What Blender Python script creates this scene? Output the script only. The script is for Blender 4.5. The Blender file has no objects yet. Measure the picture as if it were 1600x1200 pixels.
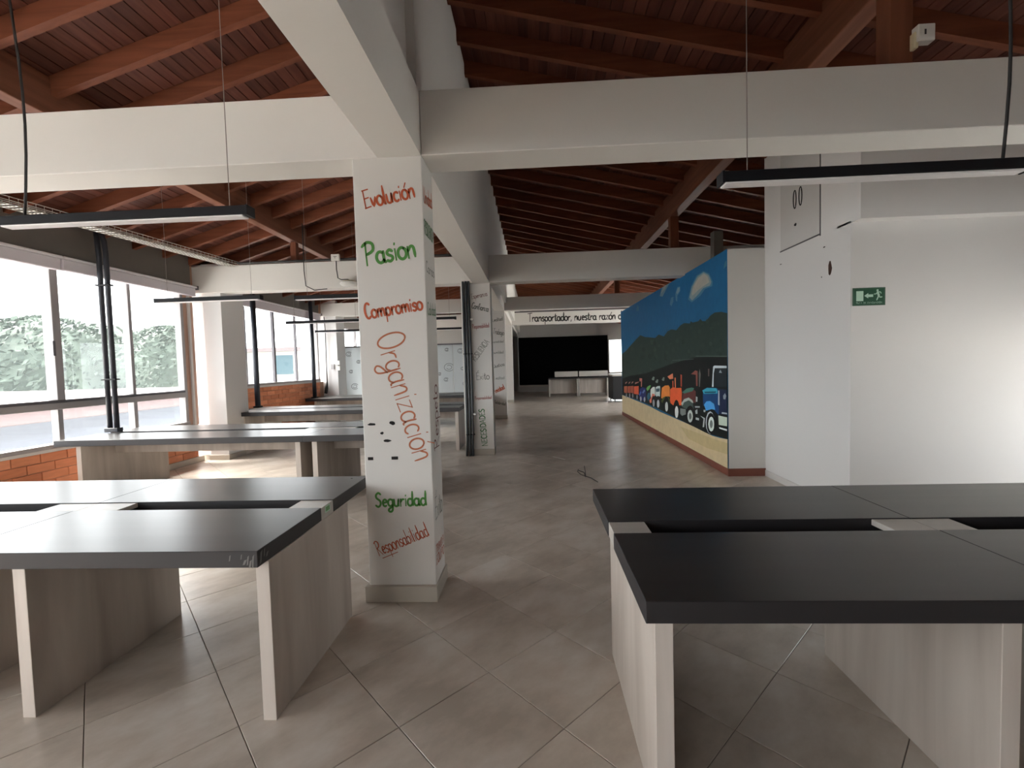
import bpy, math, random
from mathutils import Vector, Matrix
random.seed(7)
SC = bpy.context.scene
COL = SC.collection
# ---------------------------------------------------------------- camera, sky, sun, exposure
H = 1.5443
F_PX = 715.5
YAW, PITCH, ROLL = math.radians(-2.7868), math.radians(-2.4882), math.radians(-1.6010)
def make_camera():
    cy, sy, cp, sp = math.cos(YAW), math.sin(YAW), math.cos(PITCH), math.sin(PITCH)
    f = Vector((sy*cp, cy*cp, sp)); r = Vector((cy, -sy, 0)); u = r.cross(f)
    cr, sr = math.cos(ROLL), math.sin(ROLL)
    r2 = r*cr + u*sr; u2 = -r*sr + u*cr
    cd = bpy.data.cameras.new('camera'); cd.sensor_width = 36; cd.lens = F_PX/1600*36
    cd.clip_start = 0.05; cd.clip_end = 300
    co = bpy.data.objects.new('camera', cd); COL.objects.link(co)
    m = Matrix((r2, u2, -f)).transposed().to_4x4(); m.translation = Vector((0, 0, H))
    co.matrix_world = m; SC.camera = co
make_camera()
SKY = 6.0
w = bpy.data.worlds.new('sky'); SC.world = w; w.use_nodes = True
nt = w.node_tree; nt.nodes.clear()
tc = nt.nodes.new('ShaderNodeTexCoord'); sx = nt.nodes.new('ShaderNodeSeparateXYZ')
rp = nt.nodes.new('ShaderNodeValToRGB'); bg = nt.nodes.new('ShaderNodeBackground'); wo = nt.nodes.new('ShaderNodeOutputWorld')
rp.color_ramp.elements[0].position = 0.0; rp.color_ramp.elements[0].color = (0.385, 0.405, 0.42, 1)
rp.color_ramp.elements[1].position = 1.0; rp.color_ramp.elements[1].color = (1.0, 1.0, 1.0, 1)
nt.links.new(tc.outputs['Generated'], sx.inputs[0]); nt.links.new(sx.outputs['Z'], rp.inputs[0])
nt.links.new(rp.outputs[0], bg.inputs[0]); bg.inputs[1].default_value = SKY
nt.links.new(bg.outputs[0], wo.inputs[0])
sd = bpy.data.lights.new('hazy_sun', 'SUN'); sd.energy = 15.0; sd.angle = math.radians(40); sd.color = (1, 0.95, 0.89)
so = bpy.data.objects.new('hazy_sun', sd); COL.objects.link(so)
so.rotation_euler = Vector((0.62, -0.20, -0.74)).to_track_quat('-Z', 'Y').to_euler()
SC.view_settings.view_transform = 'Standard'; SC.view_settings.look = 'None'
SC.view_settings.gamma = 1.0; SC.view_settings.use_curve_mapping = False
SC.view_settings.exposure = 1.42
SC.cycles.max_bounces = 14; SC.cycles.diffuse_bounces = 10; SC.cycles.glossy_bounces = 4
SC.cycles.transparent_max_bounces = 12; SC.cycles.caustics_reflective = False; SC.cycles.caustics_refractive = False
SC.cycles.sample_clamp_indirect = 8.0
SC.cycles.use_denoising = True

def portal(name, loc, target, sx_, sy_):
    l = bpy.data.lights.new(name, 'AREA'); l.shape = 'RECTANGLE'; l.size = sx_; l.size_y = sy_; l.cycles.is_portal = True
    o = bpy.data.objects.new(name, l); COL.objects.link(o); o.location = loc
    o.rotation_euler = (Vector(target)-Vector(loc)).to_track_quat('-Z', 'Z').to_euler()

# ---------------------------------------------------------------- materials
def lin(c): return tuple(((v/255)/12.92 if v/255 <= 0.04045 else ((v/255+0.055)/1.055)**2.4) for v in c)
def nodes(name):
    m = bpy.data.materials.new(name); m.use_nodes = True
    t = m.node_tree; b = t.nodes['Principled BSDF']
    return m, t, b
def N(t, k, **kw):
    n = t.nodes.new(k)
    for a, v in kw.items(): setattr(n, a, v)
    return n
def mat(name, col, rough=0.6, metal=0.0, var=0.06, scale=6.0, bump=0.0, bscale=60.0, stretch=(1,1,1), spec=0.5):
    """plain material with a soft procedural variation of its colour"""
    m, t, b = nodes(name)
    tc = N(t, 'ShaderNodeTexCoord'); mp = N(t, 'ShaderNodeMapping'); mp.inputs['Scale'].default_value = stretch
    geo = N(t, 'ShaderNodeNewGeometry')
    nz = N(t, 'ShaderNodeTexNoise'); nz.inputs['Scale'].default_value = scale; nz.inputs['Detail'].default_value = 4
    t.links.new(geo.outputs['Position'], mp.inputs['Vector']); t.links.new(mp.outputs[0], nz.inputs['Vector'])
    mx = N(t, 'ShaderNodeMix', data_type='RGBA')
    a = tuple(max(0, v*(1-var)) for v in col); c = tuple(min(1, v*(1+var)) for v in col)
    mx.inputs['A'].default_value = (*a, 1); mx.inputs['B'].default_value = (*c, 1)
    t.links.new(nz.outputs['Fac'], mx.inputs['Factor']); t.links.new(mx.outputs['Result'], b.inputs['Base Color'])
    b.inputs['Roughness'].default_value = rough; b.inputs['Metallic'].default_value = metal
    b.inputs['Specular IOR Level'].default_value = spec
    if bump:
        n2 = N(t, 'ShaderNodeTexNoise'); n2.inputs['Scale'].default_value = bscale
        t.links.new(geo.outputs['Position'], n2.inputs['Vector'])
        bp = N(t, 'ShaderNodeBump'); bp.inputs['Strength'].default_value = bump; bp.inputs['Distance'].default_value = 0.002
        t.links.new(n2.outputs['Fac'], bp.inputs['Height']); t.links.new(bp.outputs[0], b.inputs['Normal'])
    return m
def wood_mat(name, c1, c2, rough, axis, scale=14.0, random_by='OBJECT', bump=0.15, var=0.25, spec=0.5, stretch=12.0):
    """grain stretched along one world axis (0,1,2), brightness varying from piece to piece"""
    m, t, b = nodes(name)
    geo = N(t, 'ShaderNodeNewGeometry'); oi = N(t, 'ShaderNodeObjectInfo')
    mp = N(t, 'ShaderNodeMapping'); s = [1.0, 1.0, 1.0]; s[axis] = 1.0/stretch; mp.inputs['Scale'].default_value = s
    t.links.new(geo.outputs['Position'], mp.inputs['Vector'])
    rnd = oi.outputs['Random'] if random_by == 'OBJECT' else geo.outputs['Random Per Island']
    nz = N(t, 'ShaderNodeTexNoise', noise_dimensions='4D'); nz.inputs['Scale'].default_value = scale; nz.inputs['Detail'].default_value = 6
    nz.inputs['Distortion'].default_value = 0.6
    ml = N(t, 'ShaderNodeMath', operation='MULTIPLY'); ml.inputs[1].default_value = 40
    t.links.new(rnd, ml.inputs[0]); t.links.new(ml.outputs[0], nz.inputs['W']); t.links.new(mp.outputs[0], nz.inputs['Vector'])
    rp = N(t, 'ShaderNodeValToRGB'); rp.color_ramp.elements[0].position = 0.3; rp.color_ramp.elements[1].position = 0.7
    rp.color_ramp.elements[0].color = (*c1, 1); rp.color_ramp.elements[1].color = (*c2, 1)
    t.links.new(nz.outputs['Fac'], rp.inputs[0])
    hs = N(t, 'ShaderNodeHueSaturation'); mr = N(t, 'ShaderNodeMapRange')
    mr.inputs['To Min'].default_value = 1-var; mr.inputs['To Max'].default_value = 1+var
    t.links.new(rnd, mr.inputs['Value']); t.links.new(mr.outputs[0], hs.inputs['Value']); t.links.new(rp.outputs[0], hs.inputs['Color'])
    t.links.new(hs.outputs[0], b.inputs['Base Color'])
    b.inputs['Roughness'].default_value = rough; b.inputs['Specular IOR Level'].default_value = spec
    bp = N(t, 'ShaderNodeBump'); bp.inputs['Strength'].default_value = bump; bp.inputs['Distance'].default_value = 0.002
    t.links.new(nz.outputs['Fac'], bp.inputs['Height']); t.links.new(bp.outputs[0], b.inputs['Normal'])
    return m
def tile_mat(name, random_by):
    m, t, b = nodes(name)
    geo = N(t, 'ShaderNodeNewGeometry'); oi = N(t, 'ShaderNodeObjectInfo')
    rnd = oi.outputs['Random'] if random_by == 'OBJECT' else geo.outputs['Random Per Island']
    mp = N(t, 'ShaderNodeMapping'); mp.inputs['Rotation'].default_value = (0, 0, math.radians(-45)); mp.inputs['Scale'].default_value = (0.95, 1.6, 1)
    mp0 = N(t, 'ShaderNodeVectorRotate', rotation_type='Z_AXIS'); mp0.inputs['Angle'].default_value = math.radians(-45)
    t.links.new(geo.outputs['Position'], mp0.inputs['Vector'])
    mp.inputs['Rotation'].default_value = (0, 0, 0); t.links.new(mp0.outputs[0], mp.inputs['Vector'])
    nz = N(t, 'ShaderNodeTexNoise', noise_dimensions='4D'); nz.inputs['Scale'].default_value = 2.2; nz.inputs['Detail'].default_value = 6; nz.inputs['Roughness'].default_value = 0.62
    ml = N(t, 'ShaderNodeMath', operation='MULTIPLY'); ml.inputs[1].default_value = 0.5
    t.links.new(rnd, ml.inputs[0]); t.links.new(ml.outputs[0], nz.inputs['W']); t.links.new(mp.outputs[0], nz.inputs['Vector'])
    rp = N(t, 'ShaderNodeValToRGB'); e = rp.color_ramp.elements
    e[0].position = 0.36; e[0].color = (*TILE_D, 1); e[1].position = 0.66; e[1].color = (*TILE_L, 1)
    k = e.new(0.5); k.color = (*TILE_M, 1)
    t.links.new(nz.outputs['Fac'], rp.inputs[0])
    hs = N(t, 'ShaderNodeHueSaturation'); mr = N(t, 'ShaderNodeMapRange'); mr.inputs['To Min'].default_value = 0.96; mr.inputs['To Max'].default_value = 1.04
    t.links.new(rnd, mr.inputs['Value']); t.links.new(mr.outputs[0], hs.inputs['Value']); t.links.new(rp.outputs[0], hs.inputs['Color'])
    t.links.new(hs.outputs[0], b.inputs['Base Color'])
    n2 = N(t, 'ShaderNodeTexNoise'); n2.inputs['Scale'].default_value = 3.0; n2.inputs['Detail'].default_value = 3
    t.links.new(geo.outputs['Position'], n2.inputs['Vector'])
    r2 = N(t, 'ShaderNodeMapRange'); r2.inputs['To Min'].default_value = 0.26; r2.inputs['To Max'].default_value = 0.33
    t.links.new(n2.outputs['Fac'], r2.inputs['Value']); t.links.new(r2.outputs[0], b.inputs['Roughness'])
    b.inputs['Specular IOR Level'].default_value = 0.7
    return m
TILE_D, TILE_M, TILE_L = (0.40, 0.345, 0.29), (0.52, 0.455, 0.39), (0.62, 0.57, 0.515)

M = {}
M['plaster'] = mat('white_plaster', (0.71, 0.69, 0.655), 0.75, var=0.03, scale=1.5, bump=0.25, bscale=45)
M['plaster_wall'] = mat('white_wall_paint', (0.73, 0.72, 0.71), 0.7, var=0.02, scale=0.9, bump=0.2, bscale=40)
M['panel_paint'] = mat('grey_white_paint', (0.60, 0.59, 0.575), 0.7, var=0.02)
M['plaster_grey'] = mat('grey_wall_paint', (0.40, 0.39, 0.37), 0.75, var=0.05, scale=1.2)
M['lintel'] = mat('brown_grey_panel', (0.16, 0.145, 0.125), 0.7, var=0.06)  # grey-brown; on the lintel panels its darkness stands for backlit shade
M['grout'] = mat('grout', (0.20, 0.17, 0.145), 0.8, var=0.1)
M['tile'] = tile_mat('floor_tile', 'OBJECT'); M['tile_far'] = tile_mat('floor_tile_far', 'ISLAND')
M['skirt_tile'] = mat('skirting_tile', (0.46, 0.42, 0.36), 0.45, var=0.15, scale=4)
M['skirt_red'] = mat('red_brown_skirting', (0.20, 0.06, 0.038), 0.5, var=0.1)
M['board'] = wood_mat('ceiling_board', (0.074, 0.022, 0.014), (0.130, 0.044, 0.029), 0.6, 1, scale=18, var=0.3, spec=0.25)
M['board_far'] = wood_mat('ceiling_board_far', (0.074, 0.022, 0.014), (0.130, 0.044, 0.029), 0.6, 1, scale=18, random_by='ISLAND', var=0.3, spec=0.25)
M['rafter'] = wood_mat('rafter_wood', (0.13, 0.037, 0.017), (0.21, 0.068, 0.034), 0.6, 0, scale=16, var=0.15, spec=0.25)
M['purlin'] = wood_mat('purlin_wood', (0.14, 0.050, 0.027), (0.22, 0.085, 0.048), 0.6, 1, scale=14, var=0.08, spec=0.25)
M['post'] = wood_mat('post_wood', (0.15, 0.050, 0.026), (0.22, 0.080, 0.044), 0.6, 2, scale=14, var=0.08, spec=0.25)
M['top'] = wood_mat('charcoal_laminate', (0.020, 0.018, 0.018), (0.034, 0.031, 0.030), 0.30, 0, scale=9, var=0.08, bump=0.04, spec=0.5, stretch=20)
M['top_edge'] = mat('charcoal_edge_band', (0.022, 0.020, 0.022), 0.5, var=0.1)
M['leg'] = wood_mat('washed_oak_laminate', (0.36, 0.31, 0.27), (0.54, 0.485, 0.435), 0.5, 2, scale=7, var=0.06, bump=0.05, stretch=10)
M['leg_lit_edge'] = wood_mat('washed_oak_lit_edge', (0.55, 0.49, 0.44), (0.66, 0.60, 0.55), 0.5, 2, scale=9, var=0.04, bump=0.03, stretch=10)  # same oak, paler: light on the edges is put into the colour
M['cover'] = wood_mat('washed_oak_cover', (0.45, 0.42, 0.38), (0.55, 0.52, 0.48), 0.35, 0, scale=9, var=0.05, bump=0.03, stretch=10)
M['tray'] = mat('tray_inside', (0.03, 0.03, 0.035), 0.6)
M['black'] = mat('black_paint', (0.010, 0.010, 0.012), 0.55, var=0.1, spec=0.2)
M['diffuser'] = mat('light_diffuser', (0.90, 0.88, 0.89), 0.5, var=0.02)
M['pipe'] = mat('conduit_slate', (0.022, 0.026, 0.036), 0.45, var=0.15, scale=9)
M['pipe_grey'] = mat('conduit_grey', (0.055, 0.06, 0.066), 0.45, var=0.15, scale=9)
M['cord'] = mat('black_cord', (0.02, 0.018, 0.018), 0.6)
M['wire'] = mat('steel_wire', (0.25, 0.22, 0.20), 0.4, 0.3)
M['mesh'] = mat('galvanised_wire', (0.62, 0.60, 0.55), 0.4, 0.3)
M['alu'] = mat('grey_aluminium', (0.36, 0.34, 0.34), 0.45, 0.2, var=0.05)
M['alu_dark'] = mat('dark_aluminium', (0.12, 0.11, 0.12), 0.45, 0.2, var=0.05)
M['sill'] = mat('pale_sill', (0.62, 0.60, 0.58), 0.5, var=0.04)
M['jamb'] = wood_mat('jamb_timber', (0.42, 0.24, 0.17), (0.60, 0.40, 0.31), 0.6, 2, scale=12, var=0.02)
M['blind'] = mat('blind_fabric', (0.66, 0.62, 0.66), 0.8, var=0.04)
M['blind_rail'] = mat('blind_rail', (0.75, 0.73, 0.75), 0.5, var=0.03)
M['mortar'] = mat('mortar', (0.42, 0.25, 0.17), 0.9, var=0.15, scale=20)
M['white_plastic'] = mat('white_plastic', (0.75, 0.74, 0.70), 0.4, var=0.02)
M['cream_plastic'] = mat('cream_plastic', (0.70, 0.62, 0.42), 0.4, var=0.02)
M['screen'] = mat('black_screen', (0.003, 0.003, 0.003), 0.8, var=0.05, spec=0.05)
M['cabinet'] = mat('black_cabinet', (0.012, 0.012, 0.013), 0.5, var=0.1)
M['sign'] = mat('sign_green', (0.010, 0.085, 0.040), 0.4, var=0.05)
M['sign_edge'] = mat('sign_edge_green', (0.045, 0.12, 0.075), 0.4, var=0.05)
M['sign_white'] = mat('sign_pale_green', (0.52, 0.74, 0.60), 0.4, var=0.02)
M['orange'] = mat('orange_paint', (0.48, 0.085, 0.022), 0.6, var=0.18, scale=30)
M['orange2'] = mat('copper_paint', (0.46, 0.14, 0.060), 0.6, var=0.18, scale=30)
M['green'] = mat('green_paint', (0.070, 0.26, 0.040), 0.6, var=0.18, scale=30)
M['green2'] = mat('dark_green_paint', (0.035, 0.15, 0.04), 0.6, var=0.18, scale=30)
M['greyink'] = mat('grey_paint', (0.10, 0.11, 0.09), 0.6, var=0.15, scale=30)
M['greyink2'] = mat('pale_grey_paint', (0.20, 0.21, 0.18), 0.6, var=0.15, scale=30)
M['maroon'] = mat('maroon_paint', (0.16, 0.05, 0.045), 0.6, var=0.15, scale=30)
M['pinkink'] = mat('faded_red_paint', (0.34, 0.12, 0.11), 0.6, var=0.15, scale=30)
M['ink'] = mat('black_ink', (0.015, 0.012, 0.012), 0.6)
M['chip'] = mat('dark_chip', (0.012, 0.010, 0.010), 0.9)
M['hole'] = mat('brown_chip', (0.06, 0.028, 0.018), 0.9, var=0.4, scale=60)
M['frost'] = mat('frosted_panel', (0.50, 0.53, 0.55), 0.35, var=0.03)
M['frost_ink'] = mat('etched_mark', (0.27, 0.29, 0.30), 0.5)
M['scuff'] = mat('scuffed_tape', (0.17, 0.165, 0.16), 0.3)
M['ground'] = mat('pale_paving', (0.55, 0.54, 0.52), 0.9, var=0.1, scale=0.3)
M['pale_roof'] = mat('pale_roof', (0.70, 0.70, 0.69), 0.8, var=0.05, scale=0.6)
M['pink_roof'] = mat('pink_roof', (0.105, 0.078, 0.080), 0.8, var=0.06, scale=0.8)
M['blue_wall'] = mat('pale_blue_wall', (0.11, 0.125, 0.16), 0.8, var=0.05)
M['cream_wall'] = mat('cream_wall', (0.34, 0.32, 0.29), 0.9, var=0.05)
M['aqua'] = mat('aqua_sign', (0.010, 0.040, 0.055), 0.8, var=0.1)
M['trunk'] = mat('tree_bark', (0.03, 0.027, 0.024), 0.9, var=0.2)
M['leaf'] = mat('tree_leaf', (0.044, 0.062, 0.046), 0.8, var=0.35, scale=1.2)
M['leaf2'] = mat('palm_leaf', (0.045, 0.062, 0.050), 0.8, var=0.2, scale=1.2)
def brick_mat(name='clay_brick'):
    m, t, b = nodes(name)
    oi = N(t, 'ShaderNodeObjectInfo'); geo = N(t, 'ShaderNodeNewGeometry')
    rp = N(t, 'ShaderNodeValToRGB'); e = rp.color_ramp.elements
    e[0].color = (0.52, 0.18, 0.085, 1); e[1].color = (0.74, 0.30, 0.16, 1); k = e.new(0.5); k.color = (0.63, 0.235, 0.115, 1)
    t.links.new(oi.outputs['Random'], rp.inputs[0])
    nz = N(t, 'ShaderNodeTexNoise'); nz.inputs['Scale'].default_value = 25; nz.inputs['Detail'].default_value = 5
    mp = N(t, 'ShaderNodeMapping'); mp.inputs['Scale'].default_value = (1, 0.25, 1)
    t.links.new(geo.outputs['Position'], mp.inputs['Vector']); t.links.new(mp.outputs[0], nz.inputs['Vector'])
    mx = N(t, 'ShaderNodeMix', data_type='RGBA', blend_type='MULTIPLY'); mx.inputs['Factor'].default_value = 0.7
    r2 = N(t, 'ShaderNodeMapRange'); r2.inputs['To Min'].default_value = 0.6; r2.inputs['To Max'].default_value = 1.3
    t.links.new(nz.outputs['Fac'], r2.inputs['Value']); t.links.new(rp.outputs[0], mx.inputs['A']); t.links.new(r2.outputs[0], mx.inputs['B'])
    t.links.new(mx.outputs['Result'], b.inputs['Base Color']); b.inputs['Roughness'].default_value = 0.75
    bp = N(t, 'ShaderNodeBump'); bp.inputs['Strength'].default_value = 0.4; bp.inputs['Distance'].default_value = 0.004
    t.links.new(nz.outputs['Fac'], bp.inputs['Height']); t.links.new(bp.outputs[0], b.inputs['Normal'])
    return m
M['brick'] = brick_mat()
def frost_mat():
    m = bpy.data.materials.new('frosted_glass'); m.use_nodes = True; t = m.node_tree; b = t.nodes['Principled BSDF']; o = t.nodes['Material Output']
    b.inputs['Base Color'].default_value = (0.62, 0.65, 0.67, 1); b.inputs['Roughness'].default_value = 0.4
    tl = N(t, 'ShaderNodeBsdfTranslucent'); tl.inputs['Color'].default_value = (0.80, 0.84, 0.86, 1); mx = N(t, 'ShaderNodeMixShader'); mx.inputs[0].default_value = 0.6
    t.links.new(b.outputs[0], mx.inputs[1]); t.links.new(tl.outputs[0], mx.inputs[2]); t.links.new(mx.outputs[0], o.inputs['Surface']); return m
M['frost'] = frost_mat()
def glass_mat():
    m = bpy.data.materials.new('window_glass'); m.use_nodes = True; t = m.node_tree; t.nodes.clear()
    o = N(t, 'ShaderNodeOutputMaterial'); tr = N(t, 'ShaderNodeBsdfTransparent'); gl = N(t, 'ShaderNodeBsdfGlossy')
    gl.inputs['Roughness'].default_value = 0.02; tr.inputs['Color'].default_value = (0.985, 0.99, 0.985, 1)
    lw = N(t, 'ShaderNodeLayerWeight'); lw.inputs['Blend'].default_value = 0.5
    pw = N(t, 'ShaderNodeMath', operation='POWER'); pw.inputs[1].default_value = 5; t.links.new(lw.outputs['Facing'], pw.inputs[0])
    fr = N(t, 'ShaderNodeMath', operation='MULTIPLY_ADD'); fr.inputs[1].default_value = 0.7; fr.inputs[2].default_value = 0.03; t.links.new(pw.outputs[0], fr.inputs[0]); mx = N(t, 'ShaderNodeMixShader')
    t.links.new(fr.outputs[0], mx.inputs[0]); t.links.new(tr.outputs[0], mx.inputs[1]); t.links.new(gl.outputs[0], mx.inputs[2])
    tl = N(t, 'ShaderNodeBsdfTranslucent'); tl.inputs['Color'].default_value = (0.85, 0.97, 1.0, 1); m2 = N(t, 'ShaderNodeMixShader'); m2.inputs[0].default_value = 0.010
    t.links.new(mx.outputs[0], m2.inputs[1]); t.links.new(tl.outputs[0], m2.inputs[2]); t.links.new(m2.outputs[0], o.inputs[0]); return m
M['glass'] = glass_mat()

# ---------------------------------------------------------------- helpers
def tag(o, label=None, cat=None, group=None, kind=None):
    if label: o['label'] = label
    if cat: o['category'] = cat
    if group: o['group'] = group
    if kind: o['kind'] = kind
    return o
class MB:
    """collects faces, then builds ONE mesh object"""
    def __init__(s): s.v = []; s.f = []; s.mi = []
    def add(s, v, f, mi=0):
        n = len(s.v); s.v += [tuple(p) for p in v]; s.f += [tuple(i+n for i in q) for q in f]; s.mi += [mi]*len(f); return s
    def box(s, x0, x1, y0, y1, z0, z1, mi=0):
        return s.add([(x0,y0,z0),(x1,y0,z0),(x1,y1,z0),(x0,y1,z0),(x0,y0,z1),(x1,y0,z1),(x1,y1,z1),(x0,y1,z1)],
                     [(0,3,2,1),(4,5,6,7),(0,1,5,4),(1,2,6,5),(2,3,7,6),(3,0,4,7)], mi)
    def cbox(s, x0, x1, y0, y1, z0, z1, c=0.003, mi=0):
        """box with chamfered edges"""
        X, Y, Z = (x0, x1), (y0, y1), (z0, z1); v = []; idx = {}
        for i in (0,1):
            for j in (0,1):
                for k in (0,1):
                    sx_, sy_, sz_ = (1-2*i), (1-2*j), (1-2*k)
                    for a in range(3):
                        p = [X[i]+sx_*c, Y[j]+sy_*c, Z[k]+sz_*c]; p[a] = (X[i], Y[j], Z[k])[a]
                        idx[(i,j,k,a)] = len(v); v.append(tuple(p))
        f = []
        I = lambda i,j,k,a: idx[(i,j,k,a)]
        for a in range(3):
            for sd_ in (0,1):
                q = [(0,0),(1,0),(1,1),(0,1)]
                face = []
                for (p, r) in q:
                    c3 = [0,0,0]; c3[a] = sd_; c3[(a+1)%3] = p; c3[(a+2)%3] = r
                    face.append(I(*c3, a))
                f.append(tuple(face) if sd_ else tuple(reversed(face)))
        for a in range(3):            # edges parallel to a
            b_, c_ = (a+1)%3, (a+2)%3
            for p in (0,1):
                for r in (0,1):
                    c0 = [0,0,0]; c1 = [0,0,0]; c0[b_]=c1[b_]=p; c0[c_]=c1[c_]=r; c1[a]=1
                    f.append((I(*c0,b_), I(*c1,b_), I(*c1,c_), I(*c0,c_)) if (p==r) else (I(*c0,c_), I(*c1,c_), I(*c1,b_), I(*c0,b_)))
        for i in (0,1):
            for j in (0,1):
                for k in (0,1):
                    tri = (I(i,j,k,0), I(i,j,k,1), I(i,j,k,2)); f.append(tri if (i+j+k)%2 else tri[::-1])
        return s.add(v, f, mi)
    def prism(s, ring0, ring1, mi=0):
        n = len(ring0)
        f = [tuple(range(n))[::-1], tuple(range(n, 2*n))] + [(i, (i+1)%n, n+(i+1)%n, n+i) for i in range(n)]
        return s.add(list(ring0)+list(ring1), f, mi)
    def tube(s, pts, r, n=8, mi=0):
        pts = [Vector(p) for p in pts]; rings = []; 
        for i, p in enumerate(pts):
            d = (pts[min(i+1, len(pts)-1)]-pts[max(i-1, 0)]).normalized()
            up = Vector((0,0,1)) if abs(d.z) < 0.9 else Vector((1,0,0))
            a = d.cross(up).normalized(); b = d.cross(a).normalized()
            rr = r[i] if isinstance(r, (list, tuple)) else r
            rings.append([p+(a*math.cos(2*math.pi*k/n)+b*math.sin(2*math.pi*k/n))*rr for k in range(n)])
        v = [q for R_ in rings for q in R_]; f = []
        for i in range(len(rings)-1):
            for k in range(n): f.append((i*n+k, i*n+(k+1)%n, (i+1)*n+(k+1)%n, (i+1)*n+k))
        f.append(tuple(range(n))[::-1]); f.append(tuple(range((len(rings)-1)*n, len(rings)*n)))
        return s.add(v, f, mi)
    def xform(s, m): s.v = [tuple(m @ Vector(p)) for p in s.v]; return s
    def mesh(s, name, mats):
        me = bpy.data.meshes.new(name); me.from_pydata(s.v, [], s.f); me.update()
        for m in (mats if isinstance(mats, (list, tuple)) else [mats]): me.materials.append(M[m] if isinstance(m, str) else m)
        if any(s.mi): me.polygons.foreach_set('material_index', s.mi)
        return me
    def build(s, name, mats, parent=None, smooth=False, loc=None):
        me = s.mesh(name, mats)
        if smooth: me.polygons.foreach_set('use_smooth', [True]*len(me.polygons))
        return link(name, me, parent, loc)
def link(name, me, parent=None, loc=None):
    o = bpy.data.objects.new(name, me); COL.objects.link(o)
    if parent is not None: o.parent = parent
    if loc is not None: o.location = loc
    return o
def empty(name, loc=(0,0,0)):
    o = bpy.data.objects.new(name, None); COL.objects.link(o); o.location = loc; o.empty_display_size = 0.1; return o
def thing(name, label, cat, group=None, loc=(0,0,0)): return tag(empty(name, loc), label, cat, group)
def struct(name, mb, mats, parent=None): 
    o = mb.build(name, mats, parent)
    if parent is None: o['kind'] = 'structure'
    return o
def copy_tree(o, loc=None, label=None, parent=None):
    c = o.copy(); COL.objects.link(c); c.parent = parent
    if loc is not None: c.location = loc
    if label: c['label'] = label
    for ch in [x for x in SC_CHILDREN.get(o.name, list(o.children))]:
        copy_tree(ch, parent=c)
    return c
SC_CHILDREN = {}
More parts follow.
